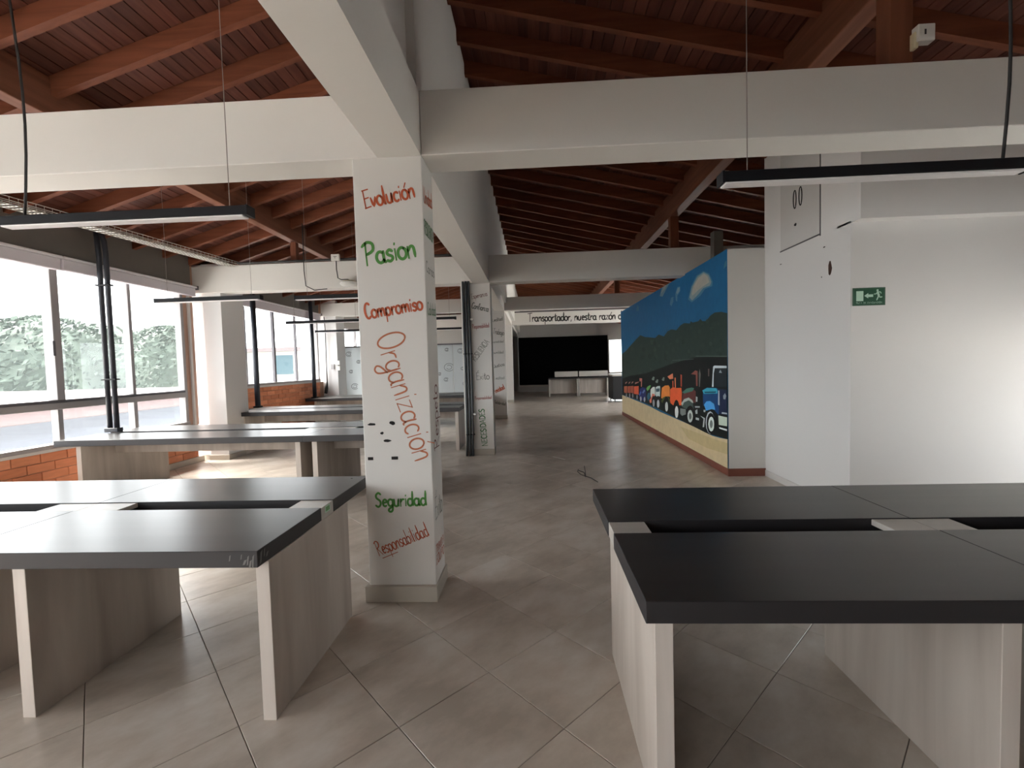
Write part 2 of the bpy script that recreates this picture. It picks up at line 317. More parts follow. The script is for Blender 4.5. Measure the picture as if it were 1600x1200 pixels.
# ---------------------------------------------------------------- hand lettering (single strokes, swept with a flat brush)
def arc(cx, cy, rx, ry, a0, a1, n=9):
    return [(cx+rx*math.cos(math.radians(a0+(a1-a0)*i/n)), cy+ry*math.sin(math.radians(a0+(a1-a0)*i/n))) for i in range(n+1)]
XH = 0.52
def oo(x=0.22, w_=0.2): return arc(x, XH/2, w_, XH/2, 60, 420, 14)
GL = {
 'a': (0.50, [arc(.22,.25,.19,.25,50,330,12), [(.40,.5),(.38,.2),(.42,.03),(.48,.02)]]),
 'b': (0.46, [[(.06,1),(.05,.02)], arc(.22,.25,.18,.25,150,-170,12)]),
 'c': (0.40, [arc(.23,.25,.18,.25,45,315,12)]),
 'd': (0.50, [arc(.22,.25,.18,.25,50,330,12), [(.42,1.0),(.40,.3),(.44,.02)]]),
 'e': (0.42, [[(.06,.27),(.36,.32)]+arc(.22,.27,.15,.24,20,310,12)]),
 'f': (0.34, [[(.34,.95),(.22,1.0),(.15,.85),(.14,-.05)], [(.02,.5),(.3,.54)]]),
 'g': (0.46, [arc(.22,.27,.18,.24,50,330,12), [(.40,.5),(.39,0),(.34,-.3),(.18,-.38),(.06,-.28),(.14,-.14),(.42,.02)]]),
 'h': (0.46, [[(.06,1),(.05,0)], [(.06,.3),(.2,.5),(.34,.44),(.37,.02)]]),
 'i': (0.20, [[(.09,.5),(.09,.02)], [(.10,.72),(.11,.76)]]),
 'j': (0.22, [[(.13,.5),(.12,-.2),(.0,-.35)], [(.14,.72),(.15,.76)]]),
 'l': (0.22, [[(.09,1),(.08,.1),(.14,.02)]]),
 'm': (0.66, [[(.06,.5),(.05,0)], [(.06,.3),(.17,.5),(.28,.44),(.31,.02)], [(.31,.3),(.42,.5),(.54,.44),(.58,.02)]]),
 'n': (0.46, [[(.06,.5),(.05,0)], [(.06,.3),(.2,.5),(.34,.44),(.37,.02)]]),
 'o': (0.46, [oo()]),
 'p': (0.46, [[(.06,.5),(.05,-.38)], arc(.22,.25,.18,.25,150,-170,12)]),
 'q': (0.46, [arc(.22,.25,.18,.25,50,330,12), [(.40,.5),(.39,-.38)]]),
 'r': (0.36, [[(.06,.5),(.06,0)], [(.06,.28),(.17,.46),(.32,.48)]]),
 's': (0.38, [[(.33,.44),(.2,.52),(.07,.42),(.12,.30),(.28,.22),(.31,.10),(.18,0),(.04,.06)]]),
 't': (0.34, [[(.16,.85),(.14,.12),(.20,.02),(.30,.05)], [(.0,.56),(.32,.60)]]),
 'u': (0.48, [[(.05,.5),(.06,.12),(.18,.0),(.32,.08),(.38,.5)], [(.38,.5),(.40,.02)]]),
 'v': (0.40, [[(.03,.5),(.17,.02),(.34,.5)]]),
 'x': (0.40, [[(.04,.5),(.34,.02)], [(.34,.5),(.04,.02)]]),
 'z': (0.42, [[(.05,.48),(.34,.5)], [(.34,.5),(.04,.02)], [(.04,.02),(.38,.04)]]),
 ' ': (0.32, []), ',': (0.18, [[(.08,.06),(.03,-.12)]]),
 'A': (0.60, [[(.02,0),(.28,1.0)], [(.28,1.0),(.50,0)], [(.12,.36),(.44,.40)]]),
 'B': (0.54, [[(.06,1),(.06,0)], [(.06,1),(.38,.9),(.36,.6),(.08,.54)], [(.08,.54),(.46,.42),(.42,.06),(.06,0)]]),
 'C': (0.54, [arc(.30,.5,.24,.5,50,310,12)]),
 'D': (0.56, [[(.06,1),(.06,0)], [(.06,1),(.36,.92),(.50,.5),(.36,.08),(.06,0)]]),
 'E': (0.50, [[(.10,.96),(.08,.02)], [(.06,.98),(.44,1.0)], [(.09,.52),(.38,.55)], [(.06,.0),(.44,.04)]]),
 'I': (0.22, [[(.10,1),(.09,0)]]),
 'J': (0.44, [[(.34,1),(.33,.15),(.18,0),(.04,.12)]]),
 'L': (0.46, [[(.08,1),(.07,0)], [(.07,0),(.42,.03)]]),
 'M': (0.70, [[(.04,0),(.12,1)], [(.12,1),(.32,.35)], [(.32,.35),(.54,1)], [(.54,1),(.60,0)]]),
 'N': (0.58, [[(.06,0),(.07,1)], [(.07,1),(.46,0)], [(.46,0),(.48,1)]]),
 'O': (0.66, [arc(.31,.5,.27,.5,70,430,16)]),
 'P': (0.54, [[(.12,1),(.06,0)], [(-.06,.86),(.2,1.02),(.46,.92),(.44,.62),(.10,.46)]]),
 'Q': (0.66, [arc(.31,.5,.27,.5,70,430,16), [(.36,.2),(.56,-.06)]]),
 'R': (0.56, [[(.10,1),(.06,0)], [(-.02,.9),(.2,1.02),(.44,.9),(.38,.62),(.08,.5)], [(.12,.5),(.50,0)]]),
 'S': (0.50, [[(.42,.88),(.26,1.0),(.08,.86),(.10,.64),(.36,.42),(.38,.16),(.20,0),(.02,.12)]]),
 'T': (0.52, [[(.26,1),(.24,0)], [(.0,.97),(.52,1.02)]]),
 'U': (0.56, [[(.06,1),(.06,.25),(.24,0),(.44,.2),(.47,1)]]),
 'V': (0.52, [[(.03,1),(.24,0),(.46,1)]]),
 'Z': (0.52, [[(.05,.98),(.44,1)], [(.44,1),(.04,.02)], [(.04,.02),(.48,.04)]]),
}
ACC = {'ó': ('o', [[(.26,.66),(.38,.86)]]), 'É': ('E', [[(.26,1.1),(.40,1.26)]]), 'Ó': ('O', [[(.30,1.1),(.44,1.26)]])}
def smooth(pts, k=4):
    if len(pts) < 3: return pts
    out = []
    for i in range(len(pts)-1):
        p0 = pts[max(i-1,0)]; p1 = pts[i]; p2 = pts[i+1]; p3 = pts[min(i+2,len(pts)-1)]
        for j in range(k):
            t = j/k
            out.append(tuple(0.5*((2*p1[a])+(-p0[a]+p2[a])*t+(2*p0[a]-5*p1[a]+4*p2[a]-p3[a])*t*t+(-p0[a]+3*p1[a]-3*p2[a]+p3[a])*t**3) for a in (0,1)))
    out.append(pts[-1]); return out
def text_strokes(s):
    x = 0; out = []
    for ch in s:
        extra = []
        if ch in ACC: ch, extra = ACC[ch]
        adv, st = GL.get(ch, GL['o'])
        for k in st+extra: out.append([(x+a, b) for a, b in k])
        x += adv
    return out, x
def brush(mb, pts, wd, P, th=0.0015):
    """ribbon of width wd along pts in a plane; P maps (u, v, depth) to a point"""
    pts = smooth(pts, 3) if len(pts) > 2 else pts
    L_, R_ = [], []
    n = len(pts)
    for i, p in enumerate(pts):
        a = pts[max(i-1,0)]; b = pts[min(i+1,n-1)]
        dx, dy = b[0]-a[0], b[1]-a[1]; d = math.hypot(dx, dy) or 1
        wv = wd*0.5*(1.0 if 0 < i < n-1 else 0.55)
        ex = -dx/d*wd*0.3 if i == 0 else (dx/d*wd*0.3 if i == n-1 else 0); ey = -dy/d*wd*0.3 if i == 0 else (dy/d*wd*0.3 if i == n-1 else 0)
        L_.append((p[0]+ex-dy/d*wv, p[1]+ey+dx/d*wv)); R_.append((p[0]+ex+dy/d*wv, p[1]+ey-dx/d*wv))
    v = [P(*q, th) for q in L_]+[P(*q, th) for q in R_]
    mb.add(v, [(i, n+i, n+i+1, i+1) for i in range(n-1)])
def word(s, p0, p1, h, ink, parent, normal, thick=0.11, name='painted_word', hx=None):
    """letters s from point p0 to p1 (3D, baseline), capital height h, on a surface facing normal"""
    st, L_ = text_strokes(s)
    p0, p1, nrm = Vector(p0), Vector(p1), Vector(normal)
    ux = (p1-p0); sc = ux.length/L_; ux.normalize(); uy = nrm.cross(ux); uy.normalize()
    mb = MB()
    P = lambda u, v, d: p0+ux*(u*sc)+uy*(v*h)+nrm*d
    asp = h/sc
    for k in st:
        k2 = [(a, b) for a, b in k]
        # brush works in (u*sc, v*h) metres
        km = [(a*sc, b*h) for a, b in k2]
        brush(mb, km, thick*h, lambda u, v, d: p0+ux*u+uy*v+nrm*d)
    return mb.build(name, ink, parent)
# ================================================================ THE SETTING
RS_L, RS_R = 0.30, -0.235
def zL(x): return 3.94+RS_L*(x+3.95)       # underside of the rafters, window side
def zR(x): return 4.20+RS_R*(x-2.3)        # underside of the rafters, mural side
RIDGE = -0.719; RH = 0.16
Y0, Y1 = -4.2, 26.0
XL, XR = -5.85, 5.6

# ---- floor of square tiles laid on the diagonal
floor = struct('floor', MB().box(-7.0, 6.0, Y0-0.3, Y1+0.3, -0.12, -0.004), 'grout')
TS = 0.5; TH = 0.7818; TO = (-0.266, 2.2287)
TA = (math.cos(TH), -math.sin(TH)); TB = (math.sin(TH), math.cos(TH))
def tile_shape(mb, cx, cy):
    g = 0.0018; h = TS/2-g; c = 0.0015
    def p(a, b, z): return (cx+a*TA[0]+b*TB[0], cy+a*TA[1]+b*TB[1], z)
    r0 = [p(-h,-h,-.01), p(h,-h,-.01), p(h,h,-.01), p(-h,h,-.01)]
    r1 = [p(-h,-h,-c), p(h,-h,-c), p(h,h,-c), p(-h,h,-c)]
    k = h-c; r2 = [p(-k,-k,0), p(k,-k,0), p(k,k,0), p(-k,k,0)]
    v = r0+r1+r2
    f = [(i,(i+1)%4,4+(i+1)%4,4+i) for i in range(4)]+[(4+i,4+(i+1)%4,8+(i+1)%4,8+i) for i in range(4)]+[(8,9,10,11)]
    mb.add(v, f)
tmb = MB(); tile_shape(tmb, 0, 0)
# orient faces upward
tme = tmb.mesh('floor_tile', 'tile')
near, far = [], []
for i in range(-50, 60):
    for j in range(-50, 60):
        cx = TO[0]+TS*((i+.5)*TA[0]+(j+.5)*TB[0]); cy = TO[1]+TS*((i+.5)*TA[1]+(j+.5)*TB[1])
        if not (-5.95 < cx < 5.8 and Y0 < cy < Y1): continue
        vis = cy > 0.9 and abs(cx) < 1.25*cy+0.9
        (near if vis else far).append((math.hypot(cx, cy), cx, cy))
near.sort()
for d_, cx, cy in near[:300]:
    link('floor_tile', tme, floor, (cx, cy, 0))
fm = MB()
for d_, cx, cy in near[300:]+far: tile_shape(fm, cx, cy)
tag(fm.build('floor_tiling', 'tile_far', floor), kind='stuff')

# ---- columns and beams
def column(name, x0, x1, y0, y1, zt, base, label, zb=0.105, bo=0.022):
    c = struct(name, MB().cbox(x0, x1, y0, y1, 0, zt, .004), 'plaster'); c['label'] = label
    if base:
        MB().cbox(x0-bo, x1+bo*0.5, y0-bo-.008, y1+bo, 0, zb, .003).build('skirting', 'skirt_tile', c)
    return c
col1 = column('column', -1.126, -0.680, 2.935, 3.235, 3.0, True, 'white concrete column with the largest painted words')
col2 = column('column', -1.150, -0.708, 7.76, 8.06, 3.1, True, 'white column with grey conduits up its side', bo=.008)
col3 = column('column', -1.215, -0.785, 12.905, 13.2, 3.2, True, 'white lettered column behind the one with conduits', bo=.008)
col4 = column('column', -1.26, -0.84, 18.405, 18.72, 3.3, True, 'farthest white column before the end wall', bo=.008)
def beam_y(name, st):
    for (ya, xa0, xa1, za0, za1), (yb, xb0, xb1, zb0, zb1) in zip(st[:-1], st[1:]):
        mb = MB(); mb.prism([(xa0,ya,za0),(xa1,ya,za0),(xa1,ya,za1),(xa0,ya,za1)], [(xb0,yb,zb0),(xb1,yb,zb0),(xb1,yb,zb1),(xb0,yb,zb1)])
        struct(name, mb, 'plaster')
beam_y('main_beam', [(Y0,-.96,-.68,2.88,3.28),(2.93,-.96,-.68,2.88,3.28),(7.76,-.99,-.71,2.92,3.37),(12.9,-1.06,-.785,3.05,3.42),(18.4,-1.12,-.84,3.10,3.6),(Y1,-1.12,-.84,3.10,3.6)])
cb = lambda x0,x1,y0,y1,z0,z1: struct('cross_beam', MB().cbox(x0,x1,y0,y1,z0,z1,.004), 'plaster')
cb(-6.0,-.962,2.93,3.20,2.88,3.28); beam1r = cb(-.678,XR,2.93,3.20,2.88,3.28)
beam2l = cb(-6.1,-.992,7.70,7.97,2.92,3.37); cb(-.708,XR,7.70,7.97,2.92,3.37)
cb(-6.2,-1.062,12.9,13.17,3.05,3.42); cb(-.783,XR,12.9,13.17,3.05,3.42)
beam4 = cb(-.838,XR,18.4,18.67,3.10,3.60); cb(-6.2,-1.122,18.4,18.67,3.10,3.60)
beam4['label'] = 'far white cross beam with a painted sentence'
# wall over the main beam up to the ridge
rw = MB().box(-.955,-.775,Y0,3.03,3.26,4.93).box(-.955,-.715,3.03,Y1,3.26,5.03)
struct('wall_ridge', rw, 'plaster')

# ---- roof: boards, rafters, purlins, posts
ceil = MB()
def slab(mb, xa, xb, zf, o0, o1, ya, yb, mi=0):
    mb.prism([(xa,ya,zf(xa)+o0),(xb,ya,zf(xb)+o0),(xb,ya,zf(xb)+o1),(xa,ya,zf(xa)+o1)], [(xa,yb,zf(xa)+o0),(xb,yb,zf(xb)+o0),(xb,yb,zf(xb)+o1),(xa,yb,zf(xa)+o1)], mi)
slab(ceil, -6.9, RIDGE, zL, RH+.018, RH+.06, Y0-.5, Y1+.5); slab(ceil, RIDGE, XR+.9, zR, RH+.018, RH+.06, Y0-.5, Y1+.5)
ceiling = struct('ceiling', ceil, 'board')
bw = 0.105; yN0, yN1 = 2.3, 9.0
def boards(x_from, x_to, zf):
    x = x_from; k = 0; fb = MB()
    while x < x_to-0.02:
        xe = min(x+bw-.008, x_to)
        mb = MB(); slab(mb, x, xe, zf, RH, RH+.018, yN0, yN1); mb.build('ceiling_board', 'board', ceiling)
        slab(fb, x, xe, zf, RH, RH+.018, Y0-.3, yN0-.003); slab(fb, x, xe, zf, RH, RH+.018, yN1+.003, 14.0); slab(fb, x, xe, zf, RH, RH+.018, 14.003, Y1)
        x += bw; k += 1
    tag(fb.build('ceiling_boarding', 'board_far', ceiling), kind='stuff')
boards(-6.6, -.95, zL); boards(-.70, XR+.3, zR)
RY = [3.27+.545*k for k in range(-13, 42)]
for y in RY:
    mb = MB(); slab(mb, -6.75, -.95, zL, 0, RH, y-.032, y+.032); mb.build('rafter', 'rafter', ceiling)
    mb = MB(); slab(mb, -.73, XR+.5, zR, 0, RH, y-.032, y+.032); mb.build('rafter', 'rafter', ceiling)
MB().cbox(-4.15,-4.01,Y0,Y1,3.74,4.07,.006).build('purlin','purlin',ceiling)
MB().cbox(2.30,2.45,Y0,Y1,3.90,4.28,.006).build('purlin','purlin',ceiling)
for y, zb in ((3.065,3.28),(7.83,3.37),(13.03,3.42),(18.5,3.6)):
    xr = 2.30 if y < 4 else 2.375
    MB().cbox(xr-.068,xr+.068,y-.06,y+.06,zb,3.90,.004).build('roof_post','post',ceiling)
    MB().cbox(-4.13,-4.03,y-.05,y+.05,zb,3.74,.004).build('roof_post','post',ceiling)

# ---- left wall, first bay: brick dado, sill, windows, lintel
def window_wall(n, x, ya, yb, zs, zt, ymull, big, rails, glass_x, rail_h=(1.145,1.26), mm='alu'):
    wv = struct('window_%d' % n, MB().cbox(x-.10, x+.05, ya, yb, zs, zs+.05, .004).box(x-.08,x+.02,ya,yb,zt-.06,zt), 'alu')
    ys = [ya]+ymull+[yb]
    for y in ymull:
        b = y in big; hw = (.048 if b else .026) if rails else (.032 if b else .016)
        MB().cbox(x-(.09 if rails else .05), x+(.045 if b and rails else .015), y-hw, y+hw, rail_h[1] if rails else zs+.05, zt-.06, .004).build('mullion', mm, wv)
        if rails: MB().cbox(x-.08, x+.015, y-.03, y+.03, zs+.05, rail_h[0], .003).build('mullion', 'alu', wv)
    for y, sg in ((ya, 1), (yb, -1)):
        MB().cbox(x-.08, x+.03, min(y, y+sg*.06), max(y, y+sg*.06), zs+.05, zt-.06, .004).build('frame_side', 'alu', wv)
    if rails:
        MB().cbox(x-.08, x+.05, ya+.06, yb-.06, rail_h[0], rail_h[1]-.035, .004).build('transom', 'alu', wv)
        MB().box(x-.07, x+.035, ya+.06, yb-.06, rail_h[1]-.035, rail_h[1]).build('transom_gasket', 'alu_dark', wv)
    for a, b in zip(ys[:-1], ys[1:]):
        if rails:
            MB().box(x-.032, x-.026, a+.02, b-.02, zs+.04, rail_h[0]+.01).build('pane', 'glass', wv)
            MB().box(x-.032, x-.026, a+.02, b-.02, rail_h[1]-.01, zt-.05).build('pane', 'glass', wv)
        else:
            MB().box(x-.032, x-.026, a+.02, b-.02, zs+.04, zt-.05).build('pane', 'glass', wv)
    return wv
w1 = window_wall(1, XL, Y0+.1, 7.42, 0.68, 3.0, [-3.1,-2.1,-1.1,0.3,1.3,2.3,3.3,4.33,5.35,6.42], [0.3,5.35], True, XL)
MB().box(XL-.07, XL+.03, 7.42, 7.50, .66, 3.0).build('jamb', 'jamb', w1); MB().cbox(XL-.02, XL+.06, 7.50, 7.545, .66, 3.0, .003).build('jamb', 'sill', w1)
MB().box(XL-.10, XL+.045, 7.545, 7.62, .66, 3.0).build('jamb', 'jamb', w1)
MB().cbox(XL+.044, XL+.052, 5.285, 5.315, 1.80, 1.98, .002).build('latch', 'alu_dark', w1)
wall_left = struct('wall_left', MB().box(XL-.16, XL-.012, Y0, 7.64, 0, .655).box(XL-.16, XL+.0, Y0, 7.7, 3.0, 3.62), ['mortar'])
MB().box(XL+.0, XL+.03, Y0, 7.62, 3.0, 3.52).build('lintel_panel', 'lintel', wall_left)  # grey-brown panel with its backlit shade put into the colour
MB().cbox(XL-.16, XL+.03, Y0, 7.62, .64, .68, .004).build('sill', 'sill', wall_left)
def bricks(par, x, ya, yb, za, zb, L=.31, Hb=.103, j=.008):
    nrow = int(round((zb-za)/Hb)); Hb = (zb-za)/nrow
    for r in range(nrow):
        y = ya-(L/2 if r % 2 else 0)
        while y < yb:
            a, b = max(y+j/2, ya), min(y+L-j/2, yb); y += L
            if b-a < .03: continue
            mb = MB(); o = random.uniform(-.0025, .0025)
            mb.cbox(x-.02, x+o+.0005, a, b, za+r*Hb+j/2, za+(r+1)*Hb-j/2, .003); mb.build('brick', 'brick', par)
bricks(wall_left, XL, 2.0, 7.62, .095, .64)
MB().box(XL-.02, XL, Y0, 2.0, .095, .64).build('brick_face', 'brick', wall_left)
bl = struct('baseboard_left', MB().cbox(XL-.01, XL+.018, Y0, 7.74, 0, .095, .002), 'skirt_tile')
# pilaster between the two window bays
pil = struct('pilaster', MB().cbox(-5.73,-5.40,7.76,8.38,0,3.42,.004).cbox(-6.1,-5.73,7.80,8.38,0,3.42,.004), 'plaster_wall'); pil['label'] = 'white pilaster between the two runs of windows'
MB().cbox(-5.745,-5.385,7.745,8.39,0,.09,.002).box(-6.0,-5.745,7.785,7.80,0,.09).build('skirting','skirt_tile',pil)
# second bay
X2 = -6.05
w2 = window_wall(2, X2, 8.38, 12.62, 1.23, 3.05, [9.39,10.46,11.45], [10.46], False, X2, mm='alu_dark')
wl2 = struct('wall_left', MB().box(X2-.16, X2-.012, 8.38, 12.9, 0, 1.19).box(X2-.16, X2, 8.38, 12.9, 3.05, 3.75), 'mortar')
MB().box(X2, X2+.03, 8.38, 12.7, 3.08, 3.7).build('lintel_panel', 'lintel', wl2)
MB().cbox(X2-.16, X2+.03, 8.38, 12.66, 1.185, 1.23, .004).build('sill', 'sill', wl2)
bricks(wl2, X2, 8.38, 12.66, .095, 1.185)
struct('baseboard_left', MB().cbox(X2-.01, X2+.018, 8.38, 12.9, 0, .095, .002), 'skirt_tile')
pil2 = struct('pilaster', MB().cbox(-6.18,-5.62,12.915,13.48,0,3.5,.004), 'plaster_wall'); pil2['label'] = 'far white pilaster with an outlet and a hanging cable'
struct('wall_left', MB().box(-6.3,-6.1,13.5,14.5,0,3.6).box(-6.3,-6.1,14.5,18.0,0,.9).box(-6.3,-6.1,14.5,18.0,2.9,3.6).box(-6.3,-6.1,18.0,Y1,0,3.6), 'plaster_grey')
w7 = struct('window_7', MB().box(-6.22,-6.14,14.5,18.0,.9,.95).box(-6.22,-6.14,14.5,18.0,2.85,2.9), 'alu')
for k in range(4):
    ya = 14.53+k*1.147
    MB().box(-6.22,-6.14,ya-.03,ya+.03,.95,2.85).build('mullion','alu',w7)
    if k < 3: MB().box(-6.19,-6.184,ya+.03,ya+1.117,.95,2.85).build('pane','glass',w7)
portal('window_portal', (-5.95, 16.25, 1.9), (0, 16.25, 1.9), 3.4, 1.9)
# end, back and right walls
def gable(name, y, th, mats, x0=-6.2, x1=XR+.1, z0=0.0):
    pts = [(x0,z0),(x1,z0),(x1,zR(x1)+RH+.02),(RIDGE,zR(RIDGE)+RH+.02),(x0,zL(x0)+RH+.02)]
    mb = MB(); mb.prism([(a,y,b) for a,b in pts], [(a,y+th,b) for a,b in pts]); return struct(name, mb, mats)
gable('wall_end', Y1, .15, 'plaster_grey', z0=2.8)
struct('wall_end', MB().box(-6.2, 4.05, Y1, Y1+.15, 0, 2.8).box(4.05, XR+.1, Y1, Y1+.15, 0, .9), 'plaster_grey')
gable('wall_back', Y0-.15, .15, 'plaster_wall', z0=2.95)
struct('wall_back', MB().box(-6.0, -4.0, Y0-.15, Y0, 0, 2.95).box(-4.0, -1.7, Y0-.15, Y0, 0, .65).box(-1.7, XR, Y0-.15, Y0, 0, 2.95), 'plaster_wall')
w3 = struct('window_3', MB().box(-4.0, -1.7, Y0-.1, Y0-.03, .65, .70).box(-4.0, -1.7, Y0-.1, Y0-.03, 2.9, 2.96), 'alu')  # unseen window, added and sized to light the column and desk legs
for k in range(3):
    xa = -3.97+k*1.12
    MB().box(xa-.03, xa+.03, Y0-.1, Y0-.03, .70, 2.9).build('mullion', 'alu', w3)
    if k < 2: MB().box(xa+.03, xa+1.09, Y0-.07, Y0-.064, .70, 2.9).build('pane', 'glass', w3)
struct('wall_right', MB().box(XR, XR+.15, Y0, 2.2, 0, zR(XR)+.2).box(XR, XR+.15, 2.2, 4.2, 0, .30).box(XR, XR+.15, 2.2, 4.2, 1.5, zR(XR)+.2).box(XR, XR+.15, 4.2, 13.5, 0, zR(XR)+.2).box(XR, XR+.15, 13.5, 19.0, 0, .7).box(XR, XR+.15, 13.5, 19.0, 2.9, zR(XR)+.2).box(XR, XR+.15, 19.0, Y1, 0, zR(XR)+.2), 'plaster_wall')
w4 = struct('window_4', MB().box(XR+.03, XR+.1, 2.2, 4.2, .30, .35).box(XR+.03, XR+.1, 2.2, 4.2, 1.45, 1.5), 'alu')
for k in range(3):
    ya = 2.23+k*.96
    MB().box(XR+.03, XR+.1, ya-.03, ya+.03, .35, 1.45).build('mullion', 'alu', w4)
    if k < 2: MB().box(XR+.06, XR+.066, ya+.03, ya+.93, .35, 1.45).build('pane', 'glass', w4)
w6 = struct('window_6', MB().box(XR+.03, XR+.1, 13.5, 19.0, .70, .75).box(XR+.03, XR+.1, 13.5, 19.0, 2.84, 2.9), 'alu')
for k in range(6):
    ya = 13.53+k*1.09
    MB().box(XR+.03, XR+.1, ya-.03, ya+.03, .75, 2.84).build('mullion', 'alu', w6)
    if k < 5: MB().box(XR+.06, XR+.066, ya+.03, ya+1.06, .75, 2.84).build('pane', 'glass', w6)
# white wall with the sign, the beam over it and the pier beside it
wa = struct('wall_alcove', MB().box(2.98, XR, 4.467, 4.66, 0, 2.79), 'plaster_wall')
struct('wall_alcove', MB().box(2.98, XR, 4.34, 4.66, 2.77, 3.9), 'plaster_wall')
pier = struct('wall_pier', MB().box(2.98, 3.5, 4.66, 6.06, 0, 3.25).box(2.98, 3.5, 4.66, 6.06, 3.25, 4.05), 'plaster_wall')
MB().cbox(2.974, 2.985, 4.93, 5.675, 2.80, 3.95, .002).build('access_panel', 'panel_paint', pier)
MB().box(2.976, 2.984, 4.915, 4.93, 2.775, 3.95).box(2.976, 2.984, 4.93, 5.69, 2.785, 2.80).build('panel_joint', 'alu_dark', pier)
def blob(mb, x, y, z, ry, rz, th, n=10, seed=1, nx=-1):
    rg = random.Random(seed); q = [(ry*math.cos(2*math.pi*k/n)*rg.uniform(.7,1.1), rz*math.sin(2*math.pi*k/n)*rg.uniform(.75,1.1)) for k in range(n)]
    mb.prism([(x, y+a, z+b) for a, b in q], [(x+nx*th, y+a*.9, z+b*.9) for a, b in q])
for (y, z, ry, rz, m_) in [(4.767,2.406,.030,.078,'hole'),(4.86,2.644,.02,.006,'chip'),(5.68,2.646,.02,.006,'chip'),(4.90,2.349,.007,.008,'chip'),(5.36,3.02,.03,.018,'chip')]:
    mb = MB(); blob(mb, 2.98, y, z, ry, rz, .002 if z < 2.8 else .009, seed=int(y*100)); mb.build('plaster_chip', m_, pier)
for y in (5.37, 5.26):
    mb = MB(); pts = [(2.972, y+.028*math.cos(a), 3.30+.10*math.sin(a)) for a in [2*math.pi*k/16 for k in range(17)]]
    mb.tube(pts, .006, 6).build('scuff_ring', 'chip', pier)
struct('baseboard_pier', MB().cbox(2.968, 2.98, 4.45, 6.06, 0, .08, .002), 'sill')
# free-standing mural wall
wm = struct('wall_mural', MB().cbox(2.513, 2.98, 6.06, 13.25, 0, 2.94, .003), 'plaster'); 
struct('baseboard_mural', MB().cbox(2.500, 2.513, 6.048, 13.25, 0, .10, .002).cbox(2.50, 2.978, 6.046, 6.06, 0, .10, .002), 'skirt_red')
struct('wall_mural_cap', MB().box(2.98, 3.9, 6.06, 6.2, 2.9, 2.94), 'plaster')
struct('post', MB().cbox(2.92, 3.07, 7.55, 7.69, 2.94, 3.58, .004), 'lintel')['label'] = 'dark grey square post rising behind the mural wall'

# sky-light guides at the openings
portal('window_portal', (XL+.25, 1.6, 1.85), (0, 1.6, 1.85), 11.4, 2.3)
portal('window_portal', (X2+.25, 10.5, 2.1), (0, 10.5, 2.1), 4.1, 1.8)
portal('window_portal', (-2.85, Y0+.1, 1.8), (-2.85, 5, 1.8), 2.3, 2.2)
portal('window_portal', (XR-.1, 3.2, 1.0), (0, 3.2, 1.0), 2.0, 1.2)
portal('window_portal', (XR-.2, 16.2, 1.8), (0, 16.2, 1.8), 5.4, 2.1)
# daylight also enters the far end through an opening on its mural side
# ================================================================ PAINTED WORDS, MARKS, MURAL
F1 = lambda s, a, b, h, ink, th=.12: word(s, (a[0],2.935,a[1]), (b[0],2.935,b[1]), h, ink, col1, (0,-1,0), th)
F1('Evolución', (-1.055,2.565), (-.722,2.625), .115, 'orange', .13)
F1('Pasion', (-1.062,2.205), (-.727,2.250), .140, 'green', .14)
F1('Compromiso', (-1.081,1.862), (-.700,1.912), .098, 'orange', .15)
F1('Organización', (-1.020,1.745), (-.790,.915), .185, 'orange2', .062)
F1('Seguridad', (-1.064,.628), (-.722,.637), .093, 'green', .15)
F1('Responsabilidad', (-1.055,.300), (-.712,.435), .098, 'orange', .072)
mb = MB(); brush(mb, [(-1.03,.285),(-.93,.325)], .008, lambda u, v, d: (u, 2.935-d, v)); mb.build('painted_underline', 'orange', col1)
S1 = lambda s, a, b, h, ink, th=.12: word(s, (-.68,a[0],a[1]), (-.68,b[0],b[1]), h, ink, col1, (1,0,0), th)
S1('Unidad', (2.965,2.60), (3.215,2.64), .10, 'orange'); S1('RESILIENCIA', (2.955,2.40), (3.215,2.40), .09, 'green2'); 
S1('Cariño', (2.96,2.16), (3.20,2.16), .07, 'greyink2'); S1('Calidad', (2.96,1.88), (3.21,1.90), .08, 'green2', .10)
S1('Respeto', (3.17,.98), (3.17,1.42), .16, 'maroon', .08)
S1('Éxito', (2.975,.52), (3.20,.52), .15, 'greyink', .08)
S1('TRABAJO EN', (2.955,.30), (3.215,.285), .055, 'orange'); S1('EQUIPO', (2.955,.225), (3.215,.205), .06, 'orange', .14)
for k, (x, z, a, b) in enumerate([(-1.068,1.176,.030,.010),(-.932,1.182,.022,.014),(-1.003,1.116,.012,.010),(-.971,1.066,.030,.010),(-1.086,.950,.018,.010),(-.925,.951,.022,.010)]):
    rg = random.Random(k+3); n = 9
    q = [(a*math.cos(2*math.pi*i/n)*rg.uniform(.7,1.1), b*math.sin(2*math.pi*i/n)*rg.uniform(.7,1.1)) for i in range(n)]
    if k > 3: q = [(-a,-b),(a,-b),(a,b),(-a,b)]
    m_ = MB(); m_.prism([(x+p,2.935,z+r) for p, r in q], [(x+p*.95,2.933,z+r*.95) for p, r in q]); m_.build('plaster_chip', 'chip', col1)
F2 = lambda s, a, b, h, ink, th=.12: word(s, (a[0],7.76,a[1]), (b[0],7.76,b[1]), h, ink, col2, (0,-1,0), th)
F2('Esperanza', (-1.02,2.66), (-.75,2.71), .085, 'maroon', .10); F2('Confianza', (-1.03,2.51), (-.745,2.44), .10, 'greyink', .13)
F2('Responsabilidad', (-1.02,2.16), (-.735,2.18), .075, 'pinkink', .12); F2('RESILIENCIA', (-.985,1.60), (-.735,1.93), .10, 'greyink2', .13)
